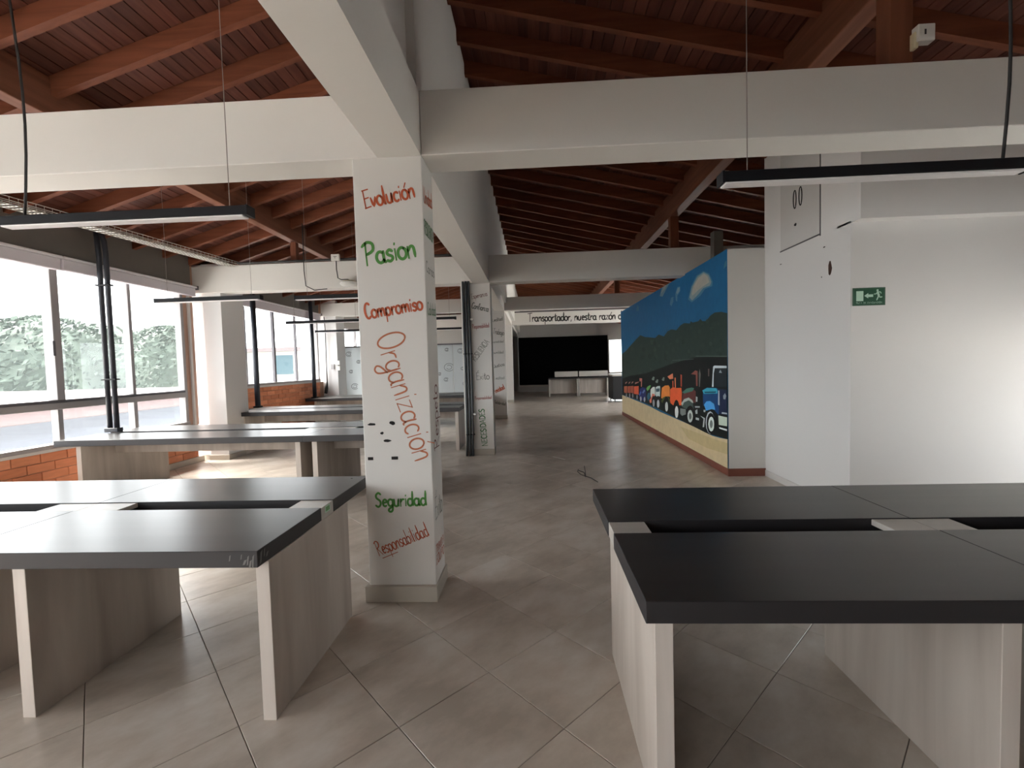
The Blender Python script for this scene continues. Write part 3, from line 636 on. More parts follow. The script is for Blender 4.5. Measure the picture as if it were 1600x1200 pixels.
F2('Éxito', (-.985,1.29), (-.755,1.30), .125, 'greyink', .09); F2('Responsabilidad', (-1.02,.955), (-.73,.965), .055, 'pinkink', .14)
F2('NECESIDADES', (-.825,.16), (-.865,.80), .095, 'green2', .17)
F3 = lambda s, a, b, h, ink, th=.13: word(s, (a[0],12.905,a[1]), (b[0],12.905,b[1]), h, ink, col3, (0,-1,0), th)
F3('Lealtad', (-1.13,2.744), (-.83,2.787), .10, 'greyink'); F3('Trabajo', (-1.13,2.42), (-.82,2.36), .15, 'greyink', .1)
F3('Honestidad', (-1.13,2.152), (-.83,2.16), .07, 'greyink2'); F3('Humildad', (-1.14,1.846), (-.84,1.855), .08, 'greyink2')
F3('Justicia', (-1.12,1.45), (-.82,1.51), .10, 'greyink'); F3('Lealtad', (-1.13,1.123), (-.83,1.133), .08, 'greyink2')
F3('Amistad', (-1.13,.72), (-.83,.86), .14, 'orange', .16); F3('Solidaridad', (-1.15,.45), (-.83,.38), .09, 'greyink2', .16)
word('Transportador, nuestra razón de ser', (-.18,18.4,3.225), (4.10,18.4,3.20), .32, 'ink', beam4, (0,-1,0), .15)
MURAL=[((58,104,128),[(7.57,2.506),(7.41,2.694),(7.17,2.814),(6.89,2.824),(6.67,2.746),(6.54,2.614),(6.56,2.551),(6.83,2.555),(7.02,2.486),(7.39,2.436)]),
((110,125,128),[(7.5,2.527),(7.37,2.679),(7.13,2.792),(6.88,2.806),(6.69,2.73),(6.59,2.617),(6.64,2.573),(6.9,2.581),(7.1,2.519),(7.37,2.463)]),
((140,138,130),[(7.39,2.571),(7.3,2.676),(7.09,2.763),(6.86,2.782),(6.73,2.716),(6.66,2.622),(6.9,2.609),(7.14,2.576),(7.35,2.535)]),
((90,116,128),[(9.22,2.8),(9.04,2.986),(8.73,2.994),(8.55,2.945),(8.79,2.854),(9.02,2.762)]),
((120,130,130),[(9.13,2.834),(8.98,2.948),(8.73,2.968),(8.86,2.873)]),
((70,110,135),[(8.22,2.696),(8.11,2.794),(7.96,2.778),(7.95,2.704),(8.11,2.647),(8.12,2.548),(8.2,2.575)]),
((105,130,140),[(8.17,2.706),(8.08,2.773),(7.98,2.769),(7.99,2.711),(8.11,2.671)]),
((65,105,130),[(8.56,2.556),(8.47,2.665),(8.33,2.662),(8.34,2.579),(8.45,2.507)]),
((48,92,115),[(11.3,2.745),(11.19,2.87),(11.0,2.823),(11.02,2.713)]),
((60,105,125),[(6.18,2.713),(6.13,2.79),(6.08,2.801),(6.08,2.728)]),
((38,52,48),[(13.2,1.74),(12.67,1.805),(11.91,1.957),(11.36,2.063),(10.9,2.14),(10.48,2.071),(9.59,2.0),(9.33,2.053),(8.96,1.993),(8.71,2.076),(8.47,2.094),(8.19,2.056),(7.97,2.123),(7.77,2.146),(7.49,2.114),(7.45,2.148),(7.36,2.117),(7.11,2.116),(7.03,2.145),(6.95,2.102),(6.8,2.088),(6.65,2.149),(6.48,2.177),(6.25,2.161),(6.07,2.123),(6.09,0.577),(13.2,0.598)]),
((41,55,50),[(10.19,1.475),(10.23,1.446),(10.32,1.439),(10.39,1.459),(10.39,1.491),(10.31,1.511),(10.23,1.504)]),
((44,59,53),[(7.59,2.035),(7.6,2.023),(7.63,2.022),(7.65,2.033),(7.65,2.047),(7.63,2.054),(7.6,2.048)]),
((39,53,48),[(9.91,1.769),(9.98,1.723),(10.12,1.715),(10.24,1.752),(10.24,1.806),(10.12,1.836),(9.97,1.819)]),
((35,48,44),[(6.65,1.666),(6.67,1.642),(6.72,1.638),(6.76,1.656),(6.75,1.683),(6.72,1.699),(6.67,1.691)]),
((43,57,52),[(7.54,1.268),(7.56,1.242),(7.62,1.234),(7.66,1.25),(7.66,1.278),(7.62,1.297),(7.56,1.292)]),
((41,55,50),[(7.32,2.036),(7.35,2.009),(7.42,2.006),(7.47,2.031),(7.47,2.064),(7.42,2.08),(7.35,2.067)]),
((39,53,48),[(9.57,1.938),(9.62,1.899),(9.75,1.894),(9.85,1.928),(9.85,1.976),(9.74,2.0),(9.62,1.983)]),
((45,60,54),[(7.13,1.273),(7.16,1.244),(7.22,1.235),(7.27,1.253),(7.27,1.285),(7.22,1.306),(7.16,1.3)]),
((46,60,55),[(8.95,1.255),(8.98,1.227),(9.05,1.218),(9.11,1.236),(9.11,1.267),(9.05,1.287),(8.98,1.282)]),
((36,49,45),[(6.5,2.05),(6.52,2.037),(6.54,2.036),(6.56,2.047),(6.56,2.062),(6.54,2.069),(6.52,2.064)]),
((37,50,46),[(6.19,1.726),(6.21,1.705),(6.25,1.701),(6.28,1.718),(6.28,1.743),(6.25,1.757),(6.21,1.749)]),
((41,55,50),[(8.22,1.679),(8.24,1.657),(8.3,1.652),(8.34,1.669),(8.34,1.694),(8.3,1.709),(8.24,1.702)]),
((46,60,55),[(7.78,1.225),(7.82,1.194),(7.89,1.184),(7.94,1.203),(7.94,1.237),(7.88,1.259),(7.81,1.254)]),
((35,48,44),[(6.58,1.193),(6.6,1.167),(6.65,1.159),(6.69,1.175),(6.69,1.203),(6.65,1.222),(6.6,1.217)]),
((40,55,49),[(6.55,1.22),(6.58,1.189),(6.64,1.179),(6.68,1.198),(6.68,1.231),(6.64,1.254),(6.58,1.248)]),
((41,55,50),[(7.13,1.89),(7.16,1.861),(7.23,1.857),(7.28,1.881),(7.28,1.916),(7.22,1.934),(7.16,1.922)]),
((46,61,55),[(9.7,1.918),(9.76,1.878),(9.89,1.872),(9.99,1.907),(9.98,1.955),(9.88,1.98),(9.76,1.963)]),
((35,48,44),[(11.77,1.146),(11.83,1.11),(11.95,1.097),(12.05,1.119),(12.05,1.158),(11.95,1.185),(11.82,1.18)]),
((33,46,42),[(9.66,1.262),(9.72,1.217),(9.85,1.203),(9.95,1.231),(9.95,1.28),(9.84,1.312),(9.72,1.304)]),
((37,51,46),[(7.6,2.057),(7.63,2.029),(7.7,2.027),(7.75,2.052),(7.75,2.085),(7.7,2.102),(7.63,2.089)]),
((46,61,55),[(6.5,1.207),(6.52,1.185),(6.56,1.178),(6.59,1.191),(6.59,1.215),(6.56,1.231),(6.52,1.227)]),
((33,46,42),[(9.53,1.893),(9.58,1.861),(9.68,1.857),(9.75,1.884),(9.75,1.922),(9.67,1.942),(9.57,1.929)]),
((35,48,44),[(10.53,1.627),(10.59,1.59),(10.71,1.582),(10.8,1.61),(10.8,1.653),(10.7,1.678),(10.58,1.666)]),
((46,61,55),[(12.38,1.041),(12.44,1.006),(12.56,0.993),(12.66,1.012),(12.66,1.05),(12.56,1.076),(12.44,1.072)]),
((40,54,49),[(6.43,1.789),(6.45,1.77),(6.49,1.767),(6.52,1.782),(6.52,1.804),(6.49,1.816),(6.45,1.809)]),
((41,55,50),[(7.48,1.526),(7.51,1.501),(7.57,1.495),(7.61,1.513),(7.61,1.542),(7.56,1.559),(7.51,1.552)]),
((43,57,52),[(6.28,1.663),(6.3,1.645),(6.33,1.642),(6.36,1.655),(6.36,1.676),(6.33,1.689),(6.3,1.683)]),
((40,54,49),[(10.11,1.713),(10.18,1.666),(10.32,1.657),(10.45,1.694),(10.44,1.749),(10.32,1.779),(10.17,1.763)]),
((41,55,50),[(7.96,2.06),(7.99,2.039),(8.05,2.037),(8.09,2.057),(8.09,2.083),(8.04,2.096),(7.99,2.086)]),
((33,46,42),[(12.62,1.233),(12.7,1.185),(12.88,1.169),(13.02,1.199),(13.02,1.252),(12.87,1.288),(12.69,1.279)]),
((37,51,46),[(7.55,1.651),(7.58,1.623),(7.65,1.617),(7.7,1.638),(7.7,1.671),(7.64,1.689),(7.58,1.68)]),
((33,46,42),[(7.22,1.402),(7.24,1.389),(7.26,1.386),(7.28,1.394),(7.28,1.408),(7.26,1.416),(7.24,1.414)]),
((39,53,48),[(7.36,1.185),(7.38,1.166),(7.42,1.16),(7.45,1.171),(7.45,1.191),(7.41,1.205),(7.38,1.202)]),
((37,51,46),[(7.74,1.8),(7.76,1.779),(7.82,1.776),(7.86,1.792),(7.85,1.816),(7.81,1.83),(7.76,1.822)]),
((38,52,47),[(9.13,1.444),(9.16,1.42),(9.23,1.414),(9.28,1.43),(9.28,1.457),(9.23,1.473),(9.16,1.468)]),
((43,57,52),[(6.89,2.047),(6.92,2.025),(6.96,2.024),(7.0,2.043),(7.0,2.07),(6.96,2.083),(6.92,2.073)]),
((36,49,45),[(9.52,1.76),(9.57,1.722),(9.69,1.715),(9.78,1.746),(9.78,1.791),(9.68,1.816),(9.56,1.802)]),
((34,47,43),[(10.62,1.606),(10.68,1.565),(10.81,1.556),(10.92,1.586),(10.92,1.633),(10.81,1.66),(10.67,1.648)]),
((39,53,48),[(9.43,1.665),(9.48,1.625),(9.59,1.617),(9.69,1.647),(9.69,1.693),(9.59,1.72),(9.47,1.707)]),
((42,56,51),[(6.58,1.968),(6.6,1.952),(6.63,1.95),(6.66,1.964),(6.66,1.984),(6.63,1.994),(6.6,1.987)]),
((34,47,43),[(6.49,1.716),(6.5,1.701),(6.53,1.699),(6.55,1.71),(6.55,1.727),(6.53,1.736),(6.5,1.731)]),
((44,59,53),[(8.05,1.862),(8.09,1.83),(8.17,1.825),(8.23,1.852),(8.23,1.89),(8.17,1.91),(8.08,1.897)]),
((41,56,50),[(10.63,1.775),(10.7,1.732),(10.84,1.724),(10.96,1.759),(10.96,1.81),(10.84,1.838),(10.69,1.822)]),
((37,50,46),[(6.79,1.757),(6.8,1.744),(6.83,1.742),(6.85,1.752),(6.85,1.767),(6.83,1.776),(6.8,1.771)]),
((38,52,47),[(6.82,1.824),(6.84,1.807),(6.88,1.804),(6.91,1.819),(6.91,1.839),(6.88,1.851),(6.84,1.844)]),
((35,48,44),[(8.72,1.627),(8.77,1.588),(8.87,1.579),(8.96,1.609),(8.96,1.654),(8.87,1.68),(8.76,1.668)]),
((46,61,55),[(12.81,0.952),(12.92,0.89),(13.15,0.865),(13.2,0.898),(13.2,0.964),(13.13,1.012),(12.91,1.006)]),
((36,49,45),[(8.64,1.14),(8.69,1.097),(8.8,1.083),(8.88,1.107),(8.88,1.153),(8.79,1.184),(8.69,1.178)]),
((40,54,49),[(7.02,1.319),(7.04,1.292),(7.1,1.284),(7.14,1.301),(7.14,1.331),(7.1,1.35),(7.04,1.345)]),
((33,47,42),[(9.75,1.66),(9.78,1.638),(9.85,1.633),(9.9,1.65),(9.9,1.676),(9.85,1.691),(9.78,1.684)]),
((33,46,42),[(7.73,1.828),(7.77,1.797),(7.84,1.792),(7.9,1.818),(7.9,1.855),(7.84,1.874),(7.76,1.862)]),
((45,60,54),[(6.39,1.486),(6.42,1.457),(6.47,1.45),(6.52,1.47),(6.52,1.503),(6.47,1.523),(6.42,1.516)]),
((43,57,52),[(6.45,1.598),(6.45,1.588),(6.47,1.586),(6.49,1.593),(6.49,1.605),(6.47,1.612),(6.45,1.609)]),
((40,54,49),[(10.77,1.764),(10.83,1.725),(10.96,1.718),(11.07,1.75),(11.07,1.796),(10.96,1.821),(10.82,1.806)]),
((37,51,46),[(8.81,1.14),(8.85,1.107),(8.93,1.096),(9.0,1.115),(9.0,1.151),(8.93,1.176),(8.84,1.171)]),
((43,58,52),[(10.06,1.164),(10.11,1.131),(10.21,1.119),(10.29,1.139),(10.28,1.175),(10.2,1.2),(10.11,1.195)]),
((44,59,53),[(9.22,1.824),(9.26,1.795),(9.35,1.79),(9.41,1.814),(9.41,1.849),(9.34,1.868),(9.26,1.856)]),
((44,58,53),[(10.78,1.226),(10.85,1.174),(11.01,1.157),(11.15,1.189),(11.14,1.246),(11.01,1.284),(10.84,1.274)]),
((45,59,54),[(6.69,2.075),(6.71,2.053),(6.76,2.051),(6.8,2.071),(6.8,2.098),(6.76,2.112),(6.71,2.101)]),
((40,54,49),[(12.25,1.578),(12.3,1.548),(12.41,1.541),(12.51,1.563),(12.5,1.598),(12.41,1.618),(12.3,1.609)]),
((33,46,42),[(8.71,1.574),(8.76,1.538),(8.85,1.53),(8.93,1.556),(8.93,1.597),(8.85,1.621),(8.75,1.61)]),
((33,47,42),[(12.2,1.719),(12.24,1.695),(12.33,1.69),(12.4,1.709),(12.4,1.737),(12.33,1.752),(12.24,1.744)]),
((40,54,49),[(6.19,1.338),(6.2,1.326),(6.22,1.322),(6.24,1.33),(6.24,1.343),(6.22,1.351),(6.2,1.349)]),
((42,56,51),[(9.52,1.676),(9.55,1.651),(9.63,1.646),(9.69,1.665),(9.69,1.695),(9.63,1.712),(9.55,1.703)]),
((37,51,46),[(7.79,1.757),(7.8,1.741),(7.85,1.738),(7.88,1.751),(7.88,1.77),(7.84,1.781),(7.8,1.775)]),
((38,52,47),[(11.29,1.431),(11.37,1.386),(11.52,1.374),(11.64,1.404),(11.64,1.455),(11.51,1.487),(11.36,1.475)]),
((41,55,50),[(11.84,1.73),(11.89,1.697),(12.02,1.691),(12.11,1.717),(12.11,1.754),(12.01,1.775),(11.89,1.764)]),
((41,55,50),[(6.85,1.728),(6.88,1.701),(6.93,1.696),(6.98,1.717),(6.98,1.749),(6.93,1.768),(6.87,1.758)]),
((42,57,51),[(8.68,1.679),(8.71,1.652),(8.78,1.647),(8.84,1.668),(8.84,1.699),(8.78,1.717),(8.71,1.708)]),
((36,49,45),[(8.77,1.368),(8.8,1.341),(8.87,1.333),(8.93,1.351),(8.93,1.382),(8.87,1.401),(8.8,1.395)]),
((38,52,47),[(8.09,1.403),(8.1,1.388),(8.14,1.384),(8.17,1.394),(8.17,1.411),(8.14,1.422),(8.1,1.418)]),
((38,51,47),[(8.7,1.202),(8.74,1.16),(8.85,1.145),(8.94,1.171),(8.94,1.217),(8.85,1.248),(8.74,1.241)]),
((39,53,48),[(6.44,1.393),(6.46,1.377),(6.49,1.372),(6.51,1.383),(6.51,1.401),(6.49,1.412),(6.46,1.408)]),
((45,60,54),[(11.33,1.165),(11.4,1.12),(11.54,1.105),(11.66,1.131),(11.66,1.18),(11.54,1.213),(11.39,1.206)]),
((40,55,49),[(6.82,1.471),(6.84,1.444),(6.9,1.437),(6.94,1.456),(6.94,1.487),(6.9,1.505),(6.84,1.498)]),
((35,48,44),[(11.64,1.371),(11.67,1.352),(11.74,1.346),(11.79,1.359),(11.79,1.381),(11.74,1.394),(11.67,1.39)]),
((34,47,43),[(6.91,2.033),(6.92,2.021),(6.95,2.02),(6.97,2.031),(6.97,2.045),(6.95,2.053),(6.92,2.047)]),
((44,59,53),[(6.51,1.973),(6.51,1.963),(6.54,1.962),(6.55,1.971),(6.55,1.983),(6.54,1.989),(6.51,1.985)]),
((44,59,53),[(11.35,1.132),(11.42,1.086),(11.57,1.07),(11.69,1.097),(11.69,1.146),(11.56,1.18),(11.41,1.173)]),
((33,46,42),[(6.23,1.595),(6.25,1.57),(6.3,1.564),(6.34,1.583),(6.34,1.612),(6.3,1.629),(6.25,1.622)]),
((34,47,43),[(6.92,1.617),(6.94,1.59),(7.0,1.585),(7.04,1.604),(7.04,1.635),(7.0,1.653),(6.94,1.645)]),
((37,51,46),[(7.04,1.227),(7.05,1.213),(7.08,1.209),(7.1,1.217),(7.1,1.232),(7.08,1.241),(7.05,1.239)]),
((35,48,44),[(7.92,1.292),(7.94,1.273),(7.99,1.267),(8.02,1.279),(8.02,1.301),(7.99,1.315),(7.94,1.311)]),
((38,52,47),[(10.04,1.404),(10.1,1.363),(10.22,1.351),(10.32,1.379),(10.32,1.425),(10.22,1.454),(10.09,1.444)]),
((38,52,47),[(9.13,1.628),(9.16,1.603),(9.23,1.598),(9.29,1.617),(9.29,1.645),(9.23,1.661),(9.16,1.654)]),
((38,52,47),[(11.73,1.43),(11.82,1.373),(12.02,1.357),(12.18,1.396),(12.18,1.461),(12.01,1.5),(11.81,1.486)]),
((43,58,52),[(6.99,1.954),(7.02,1.929),(7.08,1.926),(7.12,1.948),(7.12,1.978),(7.07,1.993),(7.02,1.983)]),
((42,56,51),[(7.34,1.608),(7.37,1.585),(7.42,1.58),(7.46,1.597),(7.46,1.623),(7.41,1.638),(7.36,1.632)]),
((43,57,52),[(6.44,2.008),(6.45,1.996),(6.47,1.995),(6.49,2.005),(6.49,2.019),(6.47,2.026),(6.45,2.021)]),
((43,57,52),[(6.36,1.655),(6.38,1.636),(6.42,1.632),(6.45,1.646),(6.45,1.668),(6.42,1.68),(6.38,1.674)]),
((41,55,50),[(10.68,1.787),(10.72,1.764),(10.8,1.76),(10.86,1.779),(10.86,1.806),(10.79,1.821),(10.72,1.812)]),
((46,61,55),[(9.49,1.75),(9.54,1.715),(9.64,1.708),(9.73,1.736),(9.73,1.778),(9.64,1.801),(9.53,1.788)]),
((44,59,53),[(9.69,1.32),(9.73,1.291),(9.82,1.282),(9.88,1.301),(9.88,1.333),(9.81,1.354),(9.73,1.348)]),
((33,46,42),[(7.79,1.847),(7.81,1.83),(7.85,1.828),(7.89,1.842),(7.89,1.862),(7.85,1.873),(7.81,1.866)]),
((38,51,47),[(8.4,1.692),(8.42,1.675),(8.46,1.671),(8.5,1.685),(8.5,1.705),(8.46,1.717),(8.42,1.711)]),
((46,61,55),[(9.52,1.262),(9.54,1.241),(9.6,1.235),(9.64,1.248),(9.64,1.27),(9.6,1.285),(9.54,1.281)]),
((44,59,53),[(8.38,1.487),(8.41,1.46),(8.48,1.454),(8.53,1.472),(8.53,1.502),(8.48,1.52),(8.41,1.513)]),
((43,57,52),[(6.71,1.579),(6.73,1.559),(6.78,1.554),(6.81,1.569),(6.81,1.593),(6.77,1.607),(6.73,1.601)]),
((46,61,55),[(6.56,1.751),(6.59,1.726),(6.64,1.721),(6.68,1.741),(6.68,1.771),(6.64,1.787),(6.59,1.778)]),
((43,57,52),[(8.46,1.837),(8.48,1.818),(8.54,1.815),(8.58,1.831),(8.58,1.853),(8.53,1.866),(8.48,1.858)]),
((36,49,45),[(7.33,1.191),(7.36,1.157),(7.43,1.146),(7.49,1.166),(7.48,1.202),(7.42,1.227),(7.36,1.221)]),
((42,57,51),[(10.65,1.793),(10.69,1.77),(10.76,1.766),(10.82,1.784),(10.82,1.811),(10.76,1.826),(10.68,1.817)]),
((45,59,54),[(6.59,1.28),(6.61,1.263),(6.64,1.258),(6.66,1.269),(6.66,1.287),(6.64,1.299),(6.61,1.295)]),
((34,47,43),[(9.51,1.578),(9.56,1.54),(9.67,1.532),(9.75,1.559),(9.75,1.602),(9.66,1.627),(9.55,1.616)]),
((37,51,46),[(11.74,1.117),(11.79,1.085),(11.9,1.074),(11.99,1.092),(11.98,1.126),(11.89,1.15),(11.79,1.146)]),
((37,51,46),[(7.84,1.447),(7.86,1.434),(7.89,1.431),(7.91,1.44),(7.91,1.454),(7.89,1.463),(7.86,1.46)]),
((41,55,50),[(8.67,1.58),(8.7,1.56),(8.75,1.556),(8.79,1.57),(8.79,1.592),(8.75,1.605),(8.7,1.6)]),
((34,47,43),[(6.23,1.771),(6.24,1.751),(6.28,1.748),(6.31,1.764),(6.31,1.787),(6.28,1.8),(6.24,1.793)]),
((45,60,54),[(9.9,1.356),(9.93,1.336),(9.99,1.33),(10.03,1.343),(10.03,1.365),(9.98,1.38),(9.93,1.375)]),
((38,51,47),[(6.36,2.052),(6.39,2.025),(6.44,2.022),(6.49,2.047),(6.49,2.08),(6.44,2.096),(6.38,2.083)]),
((42,56,51),[(6.92,1.39),(6.94,1.372),(6.98,1.367),(7.01,1.379),(7.01,1.399),(6.98,1.412),(6.94,1.407)]),
((43,58,52),[(7.46,1.331),(7.48,1.312),(7.52,1.306),(7.55,1.318),(7.55,1.339),(7.52,1.353),(7.47,1.349)]),
((34,47,43),[(6.21,1.507),(6.23,1.487),(6.27,1.482),(6.3,1.496),(6.3,1.519),(6.27,1.534),(6.23,1.528)]),
((42,56,51),[(8.27,1.714),(8.3,1.683),(8.39,1.677),(8.45,1.701),(8.45,1.738),(8.38,1.759),(8.3,1.748)]),
((41,56,50),[(7.86,1.918),(7.89,1.891),(7.96,1.887),(8.01,1.911),(8.01,1.943),(7.95,1.96),(7.89,1.949)]),
((34,47,43),[(10.74,1.119),(10.8,1.076),(10.93,1.061),(11.04,1.086),(11.03,1.132),(10.92,1.163),(10.79,1.157)]),
((43,57,52),[(6.31,2.008),(6.32,1.992),(6.36,1.991),(6.38,2.005),(6.38,2.023),(6.36,2.033),(6.32,2.026)]),
((39,53,48),[(7.71,1.57),(7.74,1.542),(7.8,1.536),(7.86,1.556),(7.86,1.588),(7.8,1.608),(7.73,1.599)]),
((43,57,52),[(9.57,1.804),(9.59,1.787),(9.64,1.784),(9.68,1.798),(9.68,1.818),(9.64,1.828),(9.59,1.822)]),
((38,51,47),[(6.97,1.6),(7.0,1.573),(7.05,1.567),(7.1,1.587),(7.1,1.618),(7.05,1.637),(7.0,1.628)]),
((33,46,42),[(9.88,1.625),(9.94,1.582),(10.07,1.573),(10.18,1.605),(10.17,1.655),(10.06,1.684),(9.93,1.67)]),
((37,51,46),[(8.2,1.806),(8.23,1.774),(8.32,1.769),(8.38,1.795),(8.38,1.833),(8.31,1.853),(8.23,1.841)]),
((43,58,52),[(9.37,1.614),(9.41,1.583),(9.5,1.577),(9.57,1.6),(9.57,1.635),(9.5,1.656),(9.41,1.647)]),
((36,50,45),[(9.28,1.21),(9.31,1.191),(9.36,1.184),(9.4,1.196),(9.4,1.217),(9.36,1.231),(9.31,1.227)]),
((43,57,52),[(11.53,1.833),(11.61,1.788),(11.78,1.781),(11.91,1.818),(11.91,1.873),(11.77,1.901),(11.6,1.884)]),
((43,57,52),[(10.66,1.871),(10.71,1.841),(10.81,1.837),(10.89,1.862),(10.89,1.897),(10.81,1.916),(10.71,1.904)]),
((35,48,44),[(6.74,1.403),(6.76,1.379),(6.8,1.373),(6.84,1.389),(6.84,1.415),(6.8,1.432),(6.76,1.427)]),
((40,55,49),[(8.89,1.788),(8.93,1.76),(9.01,1.755),(9.07,1.778),(9.07,1.811),(9.0,1.829),(8.92,1.819)]),
((33,46,42),[(10.45,1.786),(10.52,1.744),(10.66,1.737),(10.77,1.771),(10.76,1.82),(10.65,1.847),(10.51,1.831)]),
((38,52,47),[(6.77,1.273),(6.8,1.24),(6.86,1.23),(6.92,1.251),(6.91,1.287),(6.86,1.31),(6.8,1.304)]),
((46,61,55),[(7.95,1.523),(7.98,1.494),(8.05,1.487),(8.1,1.508),(8.1,1.541),(8.04,1.56),(7.98,1.552)]),
((39,53,48),[(7.25,1.807),(7.29,1.776),(7.36,1.771),(7.41,1.796),(7.41,1.832),(7.35,1.851),(7.28,1.84)]),
((43,58,52),[(7.74,1.402),(7.75,1.389),(7.78,1.386),(7.8,1.394),(7.8,1.408),(7.78,1.417),(7.75,1.414)]),
((39,53,48),[(7.39,1.64),(7.42,1.616),(7.47,1.611),(7.52,1.629),(7.51,1.657),(7.47,1.673),(7.42,1.665)]),
((40,54,49),[(10.65,1.503),(10.68,1.484),(10.74,1.48),(10.78,1.493),(10.78,1.513),(10.73,1.526),(10.68,1.521)]),
((46,61,55),[(7.47,1.668),(7.49,1.644),(7.55,1.638),(7.6,1.657),(7.6,1.686),(7.55,1.703),(7.49,1.695)]),
((41,55,50),[(6.43,2.018),(6.45,1.994),(6.5,1.991),(6.54,2.013),(6.54,2.043),(6.5,2.058),(6.45,2.047)]),
((34,47,43),[(12.25,1.501),(12.3,1.472),(12.41,1.465),(12.5,1.485),(12.49,1.518),(12.4,1.538),(12.3,1.53)]),
((45,59,54),[(8.06,1.185),(8.08,1.163),(8.13,1.155),(8.18,1.169),(8.17,1.193),(8.13,1.209),(8.08,1.206)]),
((41,55,50),[(7.21,1.96),(7.24,1.93),(7.31,1.927),(7.37,1.952),(7.37,1.988),(7.31,2.006),(7.24,1.993)]),
((37,51,46),[(6.32,1.466),(6.34,1.441),(6.39,1.434),(6.43,1.452),(6.43,1.48),(6.39,1.498),(6.34,1.491)]),
((39,52,48),[(6.76,1.237),(6.79,1.207),(6.85,1.197),(6.9,1.216),(6.9,1.249),(6.85,1.272),(6.79,1.266)]),
((33,46,42),[(6.99,1.653),(7.01,1.64),(7.04,1.637),(7.06,1.647),(7.06,1.663),(7.03,1.672),(7.01,1.667)]),
((39,53,48),[(11.9,1.705),(11.94,1.681),(12.03,1.676),(12.11,1.695),(12.1,1.724),(12.03,1.74),(11.94,1.732)]),
((42,56,51),[(7.23,1.588),(7.25,1.567),(7.3,1.562),(7.33,1.577),(7.33,1.601),(7.29,1.616),(7.25,1.61)]),
((38,52,47),[(9.57,1.542),(9.63,1.503),(9.74,1.494),(9.83,1.522),(9.83,1.566),(9.73,1.592),(9.62,1.581)]),
((38,51,47),[(10.71,1.109),(10.78,1.064),(10.92,1.048),(11.03,1.074),(11.03,1.122),(10.91,1.156),(10.77,1.149)]),
((36,49,45),[(9.09,1.504),(9.13,1.472),(9.22,1.464),(9.29,1.487),(9.29,1.523),(9.21,1.545),(9.13,1.537)]),
((35,48,44),[(12.81,1.547),(12.9,1.494),(13.12,1.481),(13.2,1.519),(13.2,1.581),(13.1,1.617),(12.89,1.601)]),
((35,48,44),[(8.51,1.867),(8.53,1.848),(8.58,1.846),(8.62,1.861),(8.62,1.883),(8.58,1.894),(8.53,1.887)]),
((18,22,22),[(13.15,1.043),(12.26,1.143),(10.39,1.254),(9.2,1.385),(8.49,1.465),(7.31,1.57),(6.07,1.571),(6.07,0.485),(6.78,0.454),(7.59,0.484),(8.53,0.52),(9.74,0.566),(11.22,0.589),(13.19,0.584)]),
((70,84,78),[(7.22,1.594),(6.07,1.574),(6.07,1.56),(7.22,1.582)]),
((60,72,70),[(8.41,1.537),(7.31,1.55),(7.31,1.537),(8.41,1.52)]),
((176,160,128),[(13.2,0.574),(12.14,0.568),(10.94,0.554),(10.07,0.54),(9.24,0.506),(8.45,0.497),(7.72,0.485),(7.34,0.475),(6.89,0.458),(6.58,0.45),(6.31,0.463),(6.07,0.484),(6.07,-0.007),(13.2,0.0)]),
((166,150,112),[(8.0,0.383),(7.11,0.404),(6.49,0.415),(6.07,0.434),(6.07,0.284),(6.79,0.237),(7.6,0.241)]),
((150,84,62),[(12.91,0.663),(12.9,0.835),(12.49,0.867),(12.51,0.666)]),
((150,105,95),[(12.74,0.902),(12.7,0.955),(12.48,0.985),(12.49,0.964)]),
((120,125,130),[(12.52,0.601),(12.55,0.552),(12.61,0.528),(12.67,0.543),(12.69,0.588),(12.66,0.637),(12.6,0.661),(12.54,0.645)]),
((150,74,58),[(12.44,0.693),(12.42,0.859),(12.08,0.887),(12.1,0.693)]),
((150,105,95),[(12.28,0.923),(12.24,0.974),(12.07,1.002),(12.08,0.981)]),
((120,125,130),[(12.09,0.631),(12.12,0.584),(12.18,0.561),(12.23,0.576),(12.25,0.619),(12.22,0.666),(12.16,0.689),(12.11,0.674)]),
((152,78,60),[(12.06,0.716),(12.05,0.884),(11.7,0.913),(11.71,0.718)]),
((150,105,95),[(11.92,0.946),(11.88,0.996),(11.69,1.024),(11.69,1.003)]),
((120,125,130),[(11.72,0.657),(11.74,0.612),(11.8,0.59),(11.85,0.604),(11.87,0.646),(11.85,0.692),(11.79,0.713),(11.74,0.699)]),
((190,84,58),[(11.65,0.709),(11.64,0.898),(11.11,0.935),(11.12,0.725)]),
((150,105,95),[(11.51,0.957),(11.48,1.005),(11.1,1.04),(11.1,1.021)]),
((120,125,130),[(11.23,0.659),(11.25,0.616),(11.3,0.595),(11.35,0.608),(11.37,0.649),(11.35,0.692),(11.29,0.713),(11.25,0.699)]),
((170,100,90),[(11.01,1.126),(10.75,1.128),(10.79,0.934),(10.88,0.93),(10.85,1.056),(11.01,1.05)]),
((34,40,88),[(11.1,0.714),(10.98,0.874),(10.71,0.926),(10.41,0.918),(10.4,0.654),(10.62,0.611),(11.05,0.628)]),
((90,110,150),[(10.77,0.799),(10.56,0.885),(10.48,0.853),(10.66,0.78)]),
((70,90,150),[(11.1,0.727),(10.9,0.828),(10.85,0.794),(10.99,0.709)]),
((150,155,160),[(10.82,0.645),(10.85,0.598),(10.91,0.575),(10.97,0.588),(11.0,0.631),(10.97,0.679),(10.91,0.702),(10.85,0.687)]),
((150,155,160),[(10.47,0.661),(10.49,0.616),(10.55,0.593),(10.61,0.606),(10.63,0.648),(10.6,0.693),(10.54,0.715),(10.49,0.702)]),
